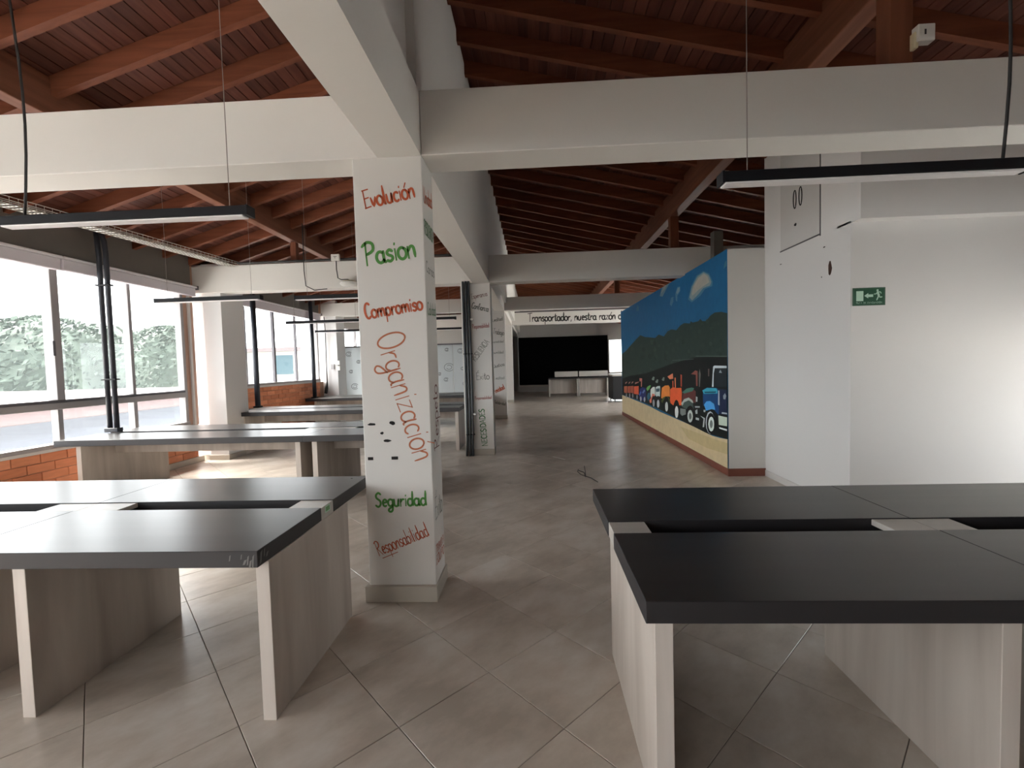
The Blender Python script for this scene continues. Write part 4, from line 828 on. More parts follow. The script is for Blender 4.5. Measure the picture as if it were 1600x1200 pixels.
((92,150,78),[(10.36,0.908),(10.26,0.961),(10.03,1.005),(9.96,0.999),(10.1,0.911),(10.27,0.866)]),
((40,90,110),[(10.32,0.744),(10.22,0.822),(10.06,0.844),(10.04,0.729),(10.23,0.644)]),
((190,196,190),[(10.01,0.823),(9.98,0.918),(9.8,0.978),(9.63,0.987),(9.62,0.816),(9.86,0.719),(9.97,0.734)]),
((200,110,90),[(9.9,0.773),(9.86,0.834),(9.66,0.835),(9.69,0.688),(10.05,0.612),(10.11,0.665)]),
((178,190,188),[(9.6,0.851),(9.56,0.985),(9.43,1.014),(9.25,1.028),(9.23,0.992),(9.26,0.819),(9.48,0.793),(9.57,0.808)]),
((60,80,90),[(9.55,0.953),(9.27,0.979),(9.28,0.914),(9.54,0.888)]),
((112,128,118),[(9.88,1.139),(9.75,1.2),(9.64,1.192),(9.69,1.124),(9.8,1.12)]),
((112,128,118),[(9.59,1.094),(9.46,1.154),(9.36,1.146),(9.41,1.08),(9.51,1.076)]),
((112,128,118),[(9.11,1.155),(9.0,1.211),(8.91,1.204),(8.95,1.141),(9.04,1.137)]),
((16,16,18),[(9.6,0.685),(9.62,0.621),(9.68,0.571),(9.77,0.546),(9.85,0.555),(9.9,0.596),(9.92,0.657),(9.9,0.722),(9.83,0.773),(9.75,0.796),(9.67,0.785),(9.62,0.744)]),
((140,146,150),[(9.66,0.646),(9.68,0.605),(9.71,0.574),(9.75,0.559),(9.79,0.566),(9.82,0.592),(9.83,0.631),(9.82,0.672),(9.79,0.703),(9.74,0.717),(9.7,0.71),(9.67,0.684)]),
((16,16,18),[(9.22,0.716),(9.25,0.655),(9.32,0.605),(9.4,0.581),(9.49,0.589),(9.55,0.627),(9.58,0.686),(9.55,0.749),(9.48,0.799),(9.39,0.821),(9.3,0.811),(9.24,0.773)]),
((170,176,180),[(9.3,0.666),(9.31,0.625),(9.35,0.592),(9.4,0.576),(9.45,0.582),(9.48,0.609),(9.49,0.649),(9.48,0.692),(9.44,0.725),(9.39,0.74),(9.34,0.733),(9.31,0.706)]),
((222,118,54),[(9.17,0.794),(9.11,0.998),(8.9,1.05),(8.66,1.07),(8.59,1.036),(8.58,0.858),(8.7,0.86),(8.87,0.837),(9.06,0.782)]),
((72,84,40),[(9.17,0.731),(9.06,0.803),(8.87,0.847),(8.7,0.85),(8.6,0.797),(8.6,0.738),(8.91,0.814),(9.1,0.695)]),
((14,14,15),[(8.64,0.724),(8.67,0.652),(8.73,0.594),(8.82,0.566),(8.91,0.576),(8.97,0.622),(8.99,0.693),(8.97,0.768),(8.9,0.826),(8.81,0.852),(8.72,0.839),(8.66,0.792)]),
((176,180,178),[(8.71,0.663),(8.72,0.615),(8.76,0.578),(8.81,0.56),(8.86,0.567),(8.89,0.598),(8.9,0.645),(8.89,0.693),(8.85,0.731),(8.8,0.748),(8.75,0.739),(8.72,0.708)]),
((235,84,48),[(8.58,0.799),(8.56,0.998),(8.4,1.046),(8.18,1.043),(7.92,1.061),(7.89,0.963),(7.93,0.76),(8.04,0.749),(8.13,0.807),(8.28,0.775),(8.38,0.718),(8.54,0.743)]),
((190,90,60),[(8.42,1.16),(8.36,1.163),(8.36,1.047),(8.41,1.045)]),
((215,110,75),[(8.29,1.222),(8.22,1.225),(8.22,1.046),(8.27,1.043)]),
((160,70,50),[(7.95,1.288),(7.88,1.28),(7.89,1.081),(7.95,1.078)]),
((190,110,80),[(8.72,1.229),(8.39,1.297),(8.36,1.201),(8.58,1.184)]),
((14,14,15),[(8.04,0.694),(8.06,0.615),(8.12,0.552),(8.21,0.521),(8.29,0.532),(8.35,0.583),(8.37,0.661),(8.35,0.743),(8.28,0.807),(8.2,0.834),(8.11,0.82),(8.05,0.769)]),
((190,194,192),[(8.09,0.628),(8.11,0.574),(8.14,0.531),(8.2,0.511),(8.25,0.519),(8.28,0.554),(8.29,0.606),(8.28,0.662),(8.24,0.705),(8.19,0.724),(8.14,0.714),(8.1,0.679)]),
((84,46,44),[(7.88,0.852),(7.82,0.969),(7.65,1.042),(7.37,1.076),(7.22,1.044),(7.23,0.857),(7.38,0.868),(7.55,0.878),(7.73,0.838)]),
((60,100,88),[(7.88,0.985),(7.65,1.061),(7.4,1.092),(7.29,1.087),(7.37,1.035),(7.77,0.973)]),
((150,158,152),[(7.93,0.797),(7.77,0.879),(7.55,0.921),(7.38,0.892),(7.33,0.849),(7.55,0.86),(7.77,0.823),(7.89,0.749)]),
((60,74,70),[(7.89,0.736),(7.79,0.821),(7.55,0.878),(7.36,0.846),(7.31,0.756),(7.48,0.787),(7.66,0.721)]),
((16,16,18),[(7.28,0.666),(7.3,0.586),(7.38,0.519),(7.49,0.484),(7.6,0.49),(7.68,0.539),(7.71,0.616),(7.68,0.701),(7.59,0.768),(7.48,0.799),(7.38,0.788),(7.3,0.739)]),
((168,176,170),[(7.36,0.638),(7.38,0.585),(7.43,0.542),(7.49,0.52),(7.55,0.526),(7.6,0.558),(7.62,0.609),(7.6,0.663),(7.55,0.706),(7.48,0.727),(7.42,0.719),(7.38,0.687)]),
((90,96,92),[(7.42,0.631),(7.43,0.603),(7.46,0.58),(7.49,0.569),(7.52,0.572),(7.54,0.59),(7.55,0.616),(7.54,0.645),(7.52,0.667),(7.49,0.678),(7.45,0.674),(7.43,0.657)]),
((110,116,112),[(7.99,0.701),(7.7,0.717),(7.7,0.63),(7.9,0.583),(7.99,0.61)]),
((120,70,62),[(7.43,1.305),(7.23,1.368),(7.13,1.358),(7.14,1.129),(7.2,1.126),(7.21,1.299)]),
((90,90,86),[(7.08,1.325),(7.04,1.393),(7.0,1.315),(7.04,1.122),(7.08,1.121)]),
((90,76,74),[(6.71,1.397),(6.66,1.398),(6.67,1.291),(6.71,1.29)]),
((20,58,100),[(6.91,0.84),(6.92,1.084),(6.75,1.127),(6.4,1.14),(6.32,1.119),(6.34,0.771),(6.48,0.818),(6.64,0.93),(6.81,0.872)]),
((50,140,160),[(6.94,1.072),(6.75,1.121),(6.42,1.133),(6.37,1.105),(6.38,1.064),(6.88,1.026)]),
((24,70,90),[(6.86,1.06),(6.42,1.092),(6.44,1.069),(6.85,1.039)]),
((66,140,220),[(6.88,0.865),(6.78,0.923),(6.64,0.94),(6.5,0.91),(6.46,0.831),(6.59,0.828),(6.8,0.785)]),
((24,34,60),[(6.36,1.127),(6.07,1.133),(6.07,0.802),(6.33,0.793)]),
((150,160,168),[(6.35,1.107),(6.31,1.109),(6.31,0.906),(6.36,0.913)]),
((120,130,138),[(6.19,1.047),(6.13,1.085),(6.09,1.053),(6.12,1.003),(6.18,1.003)]),
((175,186,190),[(6.57,1.147),(6.52,1.431),(6.47,1.446),(6.07,1.443),(6.07,1.414),(6.46,1.41),(6.5,1.337),(6.51,1.149)]),
((30,36,40),[(6.45,1.405),(6.07,1.412),(6.07,1.172),(6.47,1.151)]),
((130,140,145),[(6.32,1.351),(6.27,1.392),(6.22,1.348)]),
((165,172,176),[(6.49,0.65),(6.51,0.569),(6.57,0.502),(6.65,0.468),(6.73,0.477),(6.8,0.528),(6.82,0.607),(6.79,0.693),(6.73,0.76),(6.64,0.791),(6.56,0.778),(6.5,0.726)]),
((16,16,18),[(6.47,0.643),(6.5,0.566),(6.55,0.503),(6.63,0.471),(6.71,0.48),(6.76,0.528),(6.78,0.603),(6.76,0.684),(6.7,0.747),(6.62,0.776),(6.55,0.764),(6.49,0.715)]),
((185,195,190),[(6.5,0.628),(6.51,0.573),(6.55,0.529),(6.61,0.506),(6.66,0.513),(6.7,0.546),(6.72,0.599),(6.7,0.655),(6.66,0.699),(6.6,0.72),(6.55,0.712),(6.51,0.678)]),
((100,108,106),[(6.55,0.621),(6.56,0.59),(6.58,0.566),(6.61,0.554),(6.63,0.558),(6.65,0.577),(6.66,0.606),(6.65,0.637),(6.63,0.661),(6.6,0.672),(6.58,0.668),(6.56,0.649)]),
((165,178,165),[(6.35,0.765),(6.07,0.772),(6.07,0.655),(6.34,0.638)]),
((190,200,200),[(6.33,0.609),(6.07,0.616),(6.07,0.591),(6.32,0.59)]),
((150,160,165),[(6.23,0.824),(6.07,0.831),(6.07,0.812),(6.24,0.802)]),
((150,158,158),[(7.25,0.739),(7.16,0.771),(7.15,0.703),(7.23,0.688)]),
((150,158,158),[(7.23,0.635),(7.09,0.641),(7.09,0.606),(7.23,0.6)]),
((150,158,158),[(6.9,0.786),(6.81,0.795),(6.83,0.76),(6.89,0.754)]),
((150,158,158),[(7.26,0.808),(7.05,0.827),(7.05,0.804),(7.25,0.786)]),
((150,158,158),[(7.03,0.683),(6.84,0.67),(6.88,0.533),(6.94,0.524),(6.9,0.652)]),
((150,158,158),[(7.21,0.964),(7.14,0.957),(7.15,0.887),(7.22,0.881)])]
def mural():
    me = bpy.data.meshes.new('mural_print'); v = []; f = []; cols = []
    def face(q, c, k):
        n = len(v); x = 2.5115-k*0.00006
        v.extend([(x, a, b) for a, b in q]); f.append(tuple(range(n, n+len(q)))); cols.append(c)
    zt = 2.94; n = 12
    for i in range(n):              # sky of the print, slightly paler towards its horizon
        za, zb = .10+(zt-.10)*i/n, .10+(zt-.10)*(i+1)/n
        t = i/(n-1); c = tuple(a+(b-a)*t for a, b in zip((26,84,114), (18,80,120)))
        face([(13.25,za),(6.06,za),(6.06,zb),(13.25,zb)], c, 0)
    for k, (c, q) in enumerate(MURAL): face([(a, min(b, zt)) for a, b in q], c, k+1)
    me.from_pydata(v, [], f); me.update()
    ca = me.color_attributes.new('print', 'FLOAT_COLOR', 'CORNER')
    data = []
    for p, c in zip(me.polygons, cols):
        l = [min(.9, a*MURAL_GAIN) for a in lin(c)]
        data += [*l, 1.0]*p.loop_total
    ca.data.foreach_set('color', data)
    m, t, b = nodes('mural_print'); at = N(t, 'ShaderNodeAttribute'); at.attribute_name = 'print'
    geo = N(t, 'ShaderNodeNewGeometry'); nz = N(t, 'ShaderNodeTexNoise'); nz.inputs['Scale'].default_value = 9; nz.inputs['Detail'].default_value = 6
    t.links.new(geo.outputs['Position'], nz.inputs['Vector'])
    mr = N(t, 'ShaderNodeMapRange'); mr.inputs['To Min'].default_value = .72; mr.inputs['To Max'].default_value = 1.25
    mx = N(t, 'ShaderNodeMix', data_type='RGBA', blend_type='MULTIPLY'); mx.inputs['Factor'].default_value = .6
    t.links.new(nz.outputs['Fac'], mr.inputs['Value']); t.links.new(at.outputs['Color'], mx.inputs['A']); t.links.new(mr.outputs[0], mx.inputs['B'])
    t.links.new(mx.outputs['Result'], b.inputs['Base Color']); b.inputs['Roughness'].default_value = .6; b.inputs['Specular IOR Level'].default_value = .2
    me.materials.append(m)
    bk = MB().box(2.5116, 2.5130, 6.062, 13.25, .10, 2.94).build('mural_backing', 'white_plastic', None)
    root = thing('wall_mural_print', 'wall-sized photo mural of parked lorries below a wooded hill and blue sky', 'mural', loc=(0,0,0))
    bk.parent = root; link('printed_picture', me, root)
MURAL_GAIN = 1.6
mural()

# ================================================================ DESK RUNS
ZT, ZB = 0.79, 0.718
def desk_run(label, x0, x1, y0, seams, legs, depth, leg_depth, covers, tray=True, group=None):
    """two facing rows of charcoal desktops with a cable slot between them, on pale board legs"""
    sl0, sl1 = y0+depth*.45, y0+depth*.567; y1 = y0+depth
    t = thing('desk_run', label, 'desk', group, ((x0+x1)/2, y0+depth/2, 0)); L_ = t.location
    def B(mb, name, mats): mb.v = [(a-L_[0], b-L_[1], c-L_[2]) for a, b, c in mb.v]; return mb.build(name, mats, t)
    xs = [x0]+seams+[x1]
    for a, b in zip(xs[:-1], xs[1:]):
        for ya, yb in ((y0, sl0), (sl1, y1)):
            m_ = MB().cbox(a+.0008, b-.0008, ya, yb, ZB, ZT, .002)
            # faces 0..5 of the box are -x,+x,-y,+y,-z,+z: top keeps the laminate, the sides are edge band
            m_.mi = [1 if i < 4 else 0 for i in range(len(m_.f))]
            for i in range(6, len(m_.f)): m_.mi[i] = 1
            B(m_, 'desktop', ['top', 'top_edge'])
    for (lx, ly0, ly1) in legs:
        m_ = MB().cbox(lx, lx+.06, ly0, ly1, 0, ZB, .0015); m_.mi = [0 if i < 2 else 1 for i in range(len(m_.f))]
        B(m_, 'leg', ['leg', 'leg_lit_edge'])
    for (a, b) in covers:
        zb = ZB if (abs(a-x0) < .01 or abs(b-x1) < .01) else ZT-.03
        B(MB().cbox(a, b, sl0+.001, sl1-.001, zb, ZT-.004, .0015), 'slot_cover', 'cover')
    if tray:
        ia, ib = x0+.2, x1-.2
        tr = MB().box(ia, ib, sl0-.02, sl0-.004, .60, ZB).box(ia, ib, sl1+.004, sl1+.02, .60, ZB).box(ia, ib, sl0-.02, sl1+.02, .59, .602)
        B(tr, 'cable_tray', 'tray')
    return t
a, b = 1.837, 1.29
_t1 = desk_run('nearest charcoal desk run under the windows with a scuffed taped corner, by the lettered column', -5.44, -1.18, 1.837, [-4.02,-2.60],
         [(-1.235,1.905,2.75),(-2.36,1.905,2.77),(-2.90,1.905,2.77),(-3.78,1.905,2.77),(-4.32,1.905,2.77),(-5.38,1.905,2.77)], 1.29, .85,
         [(-1.37,-1.182),(-2.60,-2.36),(-2.84,-2.602),(-4.02,-3.8),(-4.26,-4.022)])
_m = MB(); _m.tube([(-1.27,3.06,ZT-.001),(-1.27,3.06,ZT+.0006)], .008, 10); _m.v = [(a_-_t1.location[0], b_-_t1.location[1], c_) for a_, b_, c_ in _m.v]; _m.build('drill_hole', 'chip', _t1)
desk_run('large charcoal desk run facing the white wall with the green sign', .33, 4.44, 1.42, [1.70,3.07],
         [(.375,1.49,2.375),(1.465,1.49,2.38),(1.87,1.49,2.38),(2.84,1.49,2.38),(3.24,1.49,2.38),(4.33,1.49,2.38)], 1.29, .85,
         [(.334,.50),(1.53,1.70),(1.702,1.87),(2.9,3.07),(3.072,3.25)])
t2 = desk_run('charcoal desk run second from the camera, carrying the pair of conduits', -5.68, -1.45, 5.10, [-2.67],
         [(-5.48,5.17,6.46),(-2.80,5.17,6.46),(-2.60,5.17,6.46),(-1.57,5.17,6.46)], 1.29, 1.29, [(-2.95,-2.67),(-2.668,-2.30)], tray=False)
t3 = desk_run('charcoal desk run third in the row, ending near the column with pipes', -5.80, -1.36, 8.15, [-2.9],
         [(-5.44,8.22,9.44),(-3.0,8.22,9.44),(-2.8,8.22,9.44),(-1.45,8.22,9.40)], 1.29, 1.29, [(-3.1,-2.9),(-2.898,-2.7)], tray=False)
t4 = desk_run('farthest charcoal desk run in front of the frosted partition', -5.95, -1.5, 11.6, [-3.0],
         [(-5.75,11.67,12.8),(-3.1,11.67,12.8),(-2.9,11.67,12.8),(-1.6,11.67,12.8)], 1.29, 1.29, [(-3.3,-3.0)], tray=False)
for t_, y, xa, xb in ((t2, 5.72, -5.42, -1.3), (t3, 8.8, -5.3, -1.5), (t4, 12.2, -5.6, -1.7)):
    L_ = t_.location
    m_ = MB().box(xa-L_[0], xb-L_[0], y-.10-L_[1], y-.085-L_[1], .555, ZB-.004).box(xa-L_[0], xb-L_[0], y+.085-L_[1], y+.10-L_[1], .555, ZB-.004).box(xa-L_[0], xb-L_[0], y-.1-L_[1], y+.1-L_[1], .545, .556)
    m_.build('cable_tray', 'leg', t_)
# torn tape on the nearest desk and the sticker on its end cover, loose paper on the others
tp = MB()
for (x, z, u, v) in ((-1.20,.745,.006,.030),(-1.212,.735,.008,.018),(-1.222,.75,.006,.022),(-1.236,.742,.010,.012),(-1.25,.765,.004,.012),(-1.30,.76,.005,.014)):
    tp.prism([(x-u,1.8368,z-v),(x,1.8368,z-v*.8),(x+u,1.8368,z+v),(x-u*.2,1.8368,z+v*.7)], [(x-u,1.8360,z-v),(x,1.8360,z-v*.8),(x+u,1.8360,z+v),(x-u*.2,1.8360,z+v*.7)])
for (y, z, u, v) in ((1.86,.755,.012,.028),(1.885,.765,.006,.018),(1.905,.75,.010,.010)):
    tp.prism([(-1.1798,y-u,z-v),(-1.1798,y,z-v*.8),(-1.1798,y+u,z+v),(-1.1798,y-u*.2,z+v*.7)], [(-1.1790,y-u,z-v),(-1.1790,y,z-v*.8),(-1.1790,y+u,z+v),(-1.1790,y-u*.2,z+v*.7)])
L_ = _t1.location
for k in range(len(tp.v)//8):
    q = MB(); q.v = [(a_-L_[0], b_-L_[1], c_) for a_, b_, c_ in tp.v[k*8:k*8+8]]; q.f = [tuple(i-k*8 for i in f_) for f_ in tp.f[k*6:k*6+6]]; q.mi = [0]*6
    q.build('tape_scrap', 'scuff', _t1)
sk = MB().cbox(-1.1800,-1.1785,2.46,2.52,.745,.783,.0005).build('sticker', 'sign_white'); tag(sk, 'small green and white sticker on the end of the nearest desk run', 'sticker')
e_ = MB()
for k in range(4): e_.box(-1.1785,-1.178,2.468+k*.012,2.476+k*.012,.752,.776)
e_.build('sticker_print', 'green', sk)

# ================================================================ LAMPS, CONDUITS, CABLES
def lamp(label, xa, xb, y, z, zf, cord_x=None, wire_x=None, group='hanging linear lamps', cord_b=None):
    t = thing('linear_lamp', label, 'lamp', group, ((xa+xb)/2, y, z))
    cx = (xa+xb)/2; top = lambda x: zf(x)+RH-.001-z
    MB().cbox(xa-cx, xb-cx, -.036, .036, .008, .056, .003).build('housing', 'black', t)
    MB().cbox(xa-cx+.012, xb-cx-.03, -.030, .030, 0, .009, .002).build('diffuser', 'diffuser', t)
    for x in (xa, xb-.006): MB().cbox(x-cx-.002, x-cx+.008, -.037, .037, .004, .058, .001).build('end_cap', 'black', t)
    for x in ([wire_x] if wire_x is not None else [xa+.15, xb-.12]):
        MB().tube([(x-cx,0,.056),(x-cx,0,top(x))], .0022, 5).build('suspension_wire', 'wire', t)
    if cord_x is not None:
        n = 12; pts = []
        for k in range(n+1):
            s = k/n; pts.append((cord_x-cx+.03*math.sin(s*6.2)+.01*s, .01*math.sin(s*3), .056+(top(cord_x)-.056)*s))
        MB().tube(pts, .0065, 7).build('power_cord', 'cord', t, smooth=True)
    return t
lamp('black linear lamp hanging over the nearest desk run by the windows', -2.925, -1.51, 2.45, 2.378, zL, -2.80, -1.625)
lamp('black linear lamp hanging over the large desk run before the sign', .882, 2.235, 2.20, 2.338, zR, 2.125, 1.005)
lamp('black linear lamp in front of the white pilaster, over the second desk run', -4.569, -3.25, 5.40, 2.40, zL)
lamp('black linear lamp partly behind the big lettered column, over the second desk run', -2.909, -1.55, 5.55, 2.40, zL)
lamp('thin far lamp crossing the second windows, over the third desk run', -4.58, -3.15, 8.37, 2.40, zL)
lamp('far lamp whose end shows between the two lettered columns', -2.75, -1.40, 8.37, 2.385, zL)
lamp('farthest lamp near the second pilaster', -5.30, -3.95, 11.0, 2.44, zL)
lamp('farthest lamp right above the frosted partition between the columns', -3.0, -1.60, 11.0, 2.41, zL)

t = thing('conduit_pair', 'pair of dark conduits rising from the second desk run by the windows', 'conduit', 'power conduits', (-5.62, 5.82, ZT))
for k, x in enumerate((-.048, .048)):
    pts = [(x,0,0),(x,0,2.35)]+([(x-.01,0,2.5),(x-.02,0,2.64)] if k == 0 else [(x-.01,0,2.5),(x-.04,0,2.6),(x-.045,0,2.64)])
    MB().tube(pts, .031, 12).build('tube', 'pipe', t, smooth=True)
MB().cbox(-.095,.095,-.045,.045,0,.055,.006).build('foot', 'pipe', t)
for z in (.69, 1.93): MB().cbox(-.10,.10,-.036,.036,z,z+.018,.002).build('clamp', 'black', t)
t = thing('conduit', 'single dark conduit rising from the third desk run before the second windows', 'conduit', 'power conduits', (-5.76, 9.25, ZT))
MB().tube([(0,0,0),(0,0,.8),(0,0,2.6)], .052, 12).build('tube', 'pipe', t, smooth=True); MB().cbox(-.065,.065,-.065,.065,0,.03,.004).build('foot', 'black', t)
t = thing('conduit', 'farthest slim conduit rising from the last desk run before the pilaster', 'conduit', 'power conduits', (-5.85, 11.92, ZT))
MB().tube([(0,0,0),(0,0,1.0),(-.01,0,2.56)], .050, 12).build('tube', 'pipe', t, smooth=True); MB().cbox(-.07,.07,-.065,.065,0,.03,.004).build('foot', 'black', t)
t = thing('conduit_bundle', 'three grey conduits strapped up the side of the second lettered column', 'conduit', None, (-1.12, 7.70, 0))
for k, x in enumerate((-.035,.015,.062)):
    o = (0, .012, .03)[k]
    MB().tube([(x-.02+o*.3,0,0),(x-.015,0,.15),(x,0,.45),(x,0,1.6),(x,0,2.95)], .020, 10).build('tube', 'pipe_grey', t, smooth=True)
for z in (.36, 1.73): MB().cbox(-.06,.09,-.025,.04,z,z+.015,.002).build('strap', 'black', t)
for z in (.70, 2.30): MB().cbox(.07,.12,-.015,.04,z,z+.03,.003).build('clip', 'white_plastic', t)
MB().box(-.075,-.045,-.005,.06,0,2.95).build('backing_strip', 'white_plastic', t)

# galvanised wire tray along the window side
t = thing('wire_tray', 'galvanised mesh cable tray running under the rafters along the windows', 'cable tray')
def tray_path(s): return (-5.1, -3.5+s*11.2, 3.20+.035*max(0, s*11.2-3.5-4)+.02*max(0, min(1, s*11.2-7)))
m_ = MB(); K = 60; W_ = .085
def tp_(s, dx, dz): p = tray_path(s); return (p[0]+dx, p[1], p[2]+dz)
for dx, dz in ((-W_,0),(-W_/2,0),(0,0),(W_/2,0),(W_,0),(-W_,.035),(W_,.035),(-W_,.07),(W_,.07)):
    m_.tube([tp_(i/20, dx, dz) for i in range(21)], .004, 4)
m_.build('long_wire', 'mesh', t)
m_ = MB()
for i in range(int(11.2/.08)):
    s = i*.08/11.2; m_.tube([tp_(s,-W_,.07), tp_(s,-W_,0), tp_(s,W_,0), tp_(s,W_,.07)], .0035, 4)
tag(m_.build('cross_wire', 'mesh', t), kind='stuff')
m_ = MB(); m_.tube([tp_(i/20, .02, .012) for i in range(21)], .012, 6); m_.tube([tp_(i/20, -.03, .012) for i in range(21)], .010, 6); m_.build('laid_cable', 'cord', t)
tag(MB().cbox(-4.98, -1.1, 7.60, 7.69, 3.372, 3.395, .004).build('cable_trunking', 'cord'), 'dark cable trunking on the top edge of the cross beam by the pilaster', 'trunking')

# small fittings
t = thing('junction_box', 'white junction box on the cross beam above the round disc', 'junction box', None, (-3.257, 7.583, 3.40))
MB().cbox(-.07,.07,-.03,.014,-.055,.055,.006).build('cover', 'white_plastic', t); MB().box(-.03,.03,-.032,-.029,.01,.016).box(-.003,.003,-.032,-.029,-.02,.012).build('mark', 'ink', t)
MB().tube([(.01,-.01,-.05),(.012,-.012,-.2),(.03,-.012,-.34),(.09,-.02,-.37),(.2,-.03,-.37),(.26,-.03,-.40)], .008, 6).build('cable', 'cord', t, smooth=True)
t = thing('ceiling_disc', 'round white access point hanging by the cross beam near the column', 'access point', None, (-3.06, 7.62, 2.985))
def disc(r, z0, z1, n=24): 
    m_ = MB(); c0 = [(r*.8*math.cos(2*math.pi*k/n), r*.8*math.sin(2*math.pi*k/n), z0) for k in range(n)]; c1 = [(r*math.cos(2*math.pi*k/n), r*math.sin(2*math.pi*k/n), (z0+z1)/2) for k in range(n)]; c2 = [(r*.9*math.cos(2*math.pi*k/n), r*.9*math.sin(2*math.pi*k/n), z1) for k in range(n)]
    m_.prism(c0, c1); m_.prism(c1, c2); return m_
disc(.15,-.05,.01).build('dome', 'white_plastic', t, smooth=True); disc(.11,.01,.03).build('mount', 'cream_plastic', t)
t = thing('hanging_wire', 'thin dark wire hanging over the cross beam by the pilaster down to a lamp', 'wire')
MB().tube([(-3.79,7.56,3.98),(-3.795,7.56,3.2),(-3.78,7.57,2.95),(-3.6,7.5,2.86),(-3.3,7.3,2.84)], .008, 6).build('cable', 'cord', t)
t = thing('socket_box', 'small white socket box on the roof post above the near cross beam', 'socket', None, (2.40, 2.985, 3.46))
MB().cbox(-.045,.055,-.035,.02,-.045,.055,.005).build('cover', 'white_plastic', t); MB().cbox(-.055,-.03,-.02,.02,-.075,.02,.004).build('bracket', 'cream_plastic', t); MB().box(-.01,.0,-.037,-.034,-.01,.02).build('mark', 'ink', t)
t = thing('wall_outlet', 'cream double outlet on the brick dado under the windows', 'outlet', None, (XL, 6.78, .235))
MB().cbox(.0,.012,-.065,.065,-.05,.05,.003).build('plate', 'cream_plastic', t)
for s in (-.03,.03): MB().cbox(.011,.014,s-.012,s+.012,-.02,.02,.001).build('socket', 'white_plastic', t)
t = thing('wall_outlet', 'white outlet plates on the far pilaster beyond the second windows', 'outlet', None, (-5.66, 12.88, 1.62))
MB().cbox(.0,.12,-.02,.02,.04,.16,.004).cbox(.0,.12,-.02,.02,-.12,.01,.004).build('plate', 'white_plastic', t); MB().cbox(-.14,-.05,-.02,.02,-.08,.06,.004).build('socket', 'alu', t)
t = thing('loose_cable', 'black cable hanging loose down the far pilaster', 'cable')
MB().tube([(-5.94,12.86,3.04),(-5.92,12.86,2.7),(-5.93,12.86,1.6),(-5.93,12.86,1.2),(-5.95,12.84,1.0),(-5.97,12.82,.85)], [.012,.012,.012,.02,.05,.04], 6).build('cable', 'cord', t)
# roller blinds
for k, (x, ya, yb, za, zb, lb) in enumerate([(XL, .2, 5.40, 2.845, 3.02, 'rolled grey blind over the near windows, left of the joint'), (XL, 5.42, 7.64, 2.85, 3.02, 'rolled grey blind over the near windows, ending at the white pilaster'), (X2, 8.40, 12.66, 2.90, 3.10, 'rolled grey blind over the second run of windows')]):
    t = thing('roller_blind', lb, 'blind', 'roller blinds', (x+.05, ya, za))
    L_ = yb-ya
    MB().cbox(-.015,.055,0,L_,0,zb-za-.03,.01).build('fabric_roll', 'blind', t)
    MB().cbox(-.02,.085,-.0,L_,zb-za-.03,zb-za,.006).build('head_rail', 'blind_rail', t)
    if k != 0: MB().cbox(-.02,.10,L_,L_+.015,zb-za-.06,zb-za+.01,.004).build('end_bracket', 'alu_dark', t)
# exit sign
t = thing('evacuation_sign', 'green evacuation route sign with a running figure on the white wall', 'sign', None, (3.1435, 4.467, 2.081))
MB().cbox(-.148,.148,-.004,0,-.083,.083,.001).build('plate', 'sign_edge', t)
MB().box(-.132,.132,-.0046,-.004,-.071,.071).build('panel', 'sign', t)
mb = MB(); mb.box(-.116,-.052,-.0056,-.0046,-.040,.053)
ar = [(-.044,.008),(-.008,.033),(-.008,.020),(.036,.020),(.036,-.004),(-.008,-.004),(-.008,-.016)]
mb.prism([(a,-.0046,b) for a, b in ar], [(a,-.0056,b) for a, b in ar])
Pm = lambda u, v, d: (u, -.0048-d*.5, v)
mb.prism([(.076+.010*math.cos(a),-.0046,.056+.010*math.sin(a)) for a in [2*math.pi*i/10 for i in range(10)]], [(.076+.010*math.cos(a),-.0056,.056+.010*math.sin(a)) for a in [2*math.pi*i/10 for i in range(10)]])
brush(mb, [(.076,.042),(.082,.022),(.088,.005)], .020, Pm); brush(mb, [(.074,.038),(.062,.024),(.044,.022)], .008, Pm); brush(mb, [(.080,.040),(.100,.040),(.108,.026)], .008, Pm)
brush(mb, [(.084,.006),(.078,-.012),(.068,-.034)], .011, Pm); brush(mb, [(.088,.004),(.098,-.008),(.116,-.006)], .010, Pm)
mb.build('pictogram', 'sign_white', t)
word('RUTA DE EVACUACIÓN', (-.118,-.0046,-.064), (.118,-.0046,-.064), .014, 'sign_white', t, (0,-1,0), .16, 'lettering', 0)
# scraps on the floor
m_ = MB(); m_.tube([(.60,6.5,.004),(.66,6.35,.012),(.655,6.15,.01),(.72,6.05,.008),(.78,5.85,.004)], .006, 5); m_.tube([(.66,6.15,.004),(.60,6.2,.02),(.57,6.35,.025),(.60,6.55,.01)], .005, 5); m_.tube([(.655,6.12,.004),(.66,6.2,.06),(.67,6.4,.09)], .005, 5)
tag(m_.build('wire_scrap', 'cord'), 'scrap of black wire lying on the open floor', 'wire')
tag(MB().prism([(.27,7.50,0),(.45,7.26,0),(.47,7.29,0),(.29,7.53,0)], [(.27,7.50,.004),(.45,7.26,.004),(.47,7.29,.004),(.29,7.53,.004)]).build('paper_strip', 'white_plastic'), 'pale strip of paper lying on the open floor', 'paper')

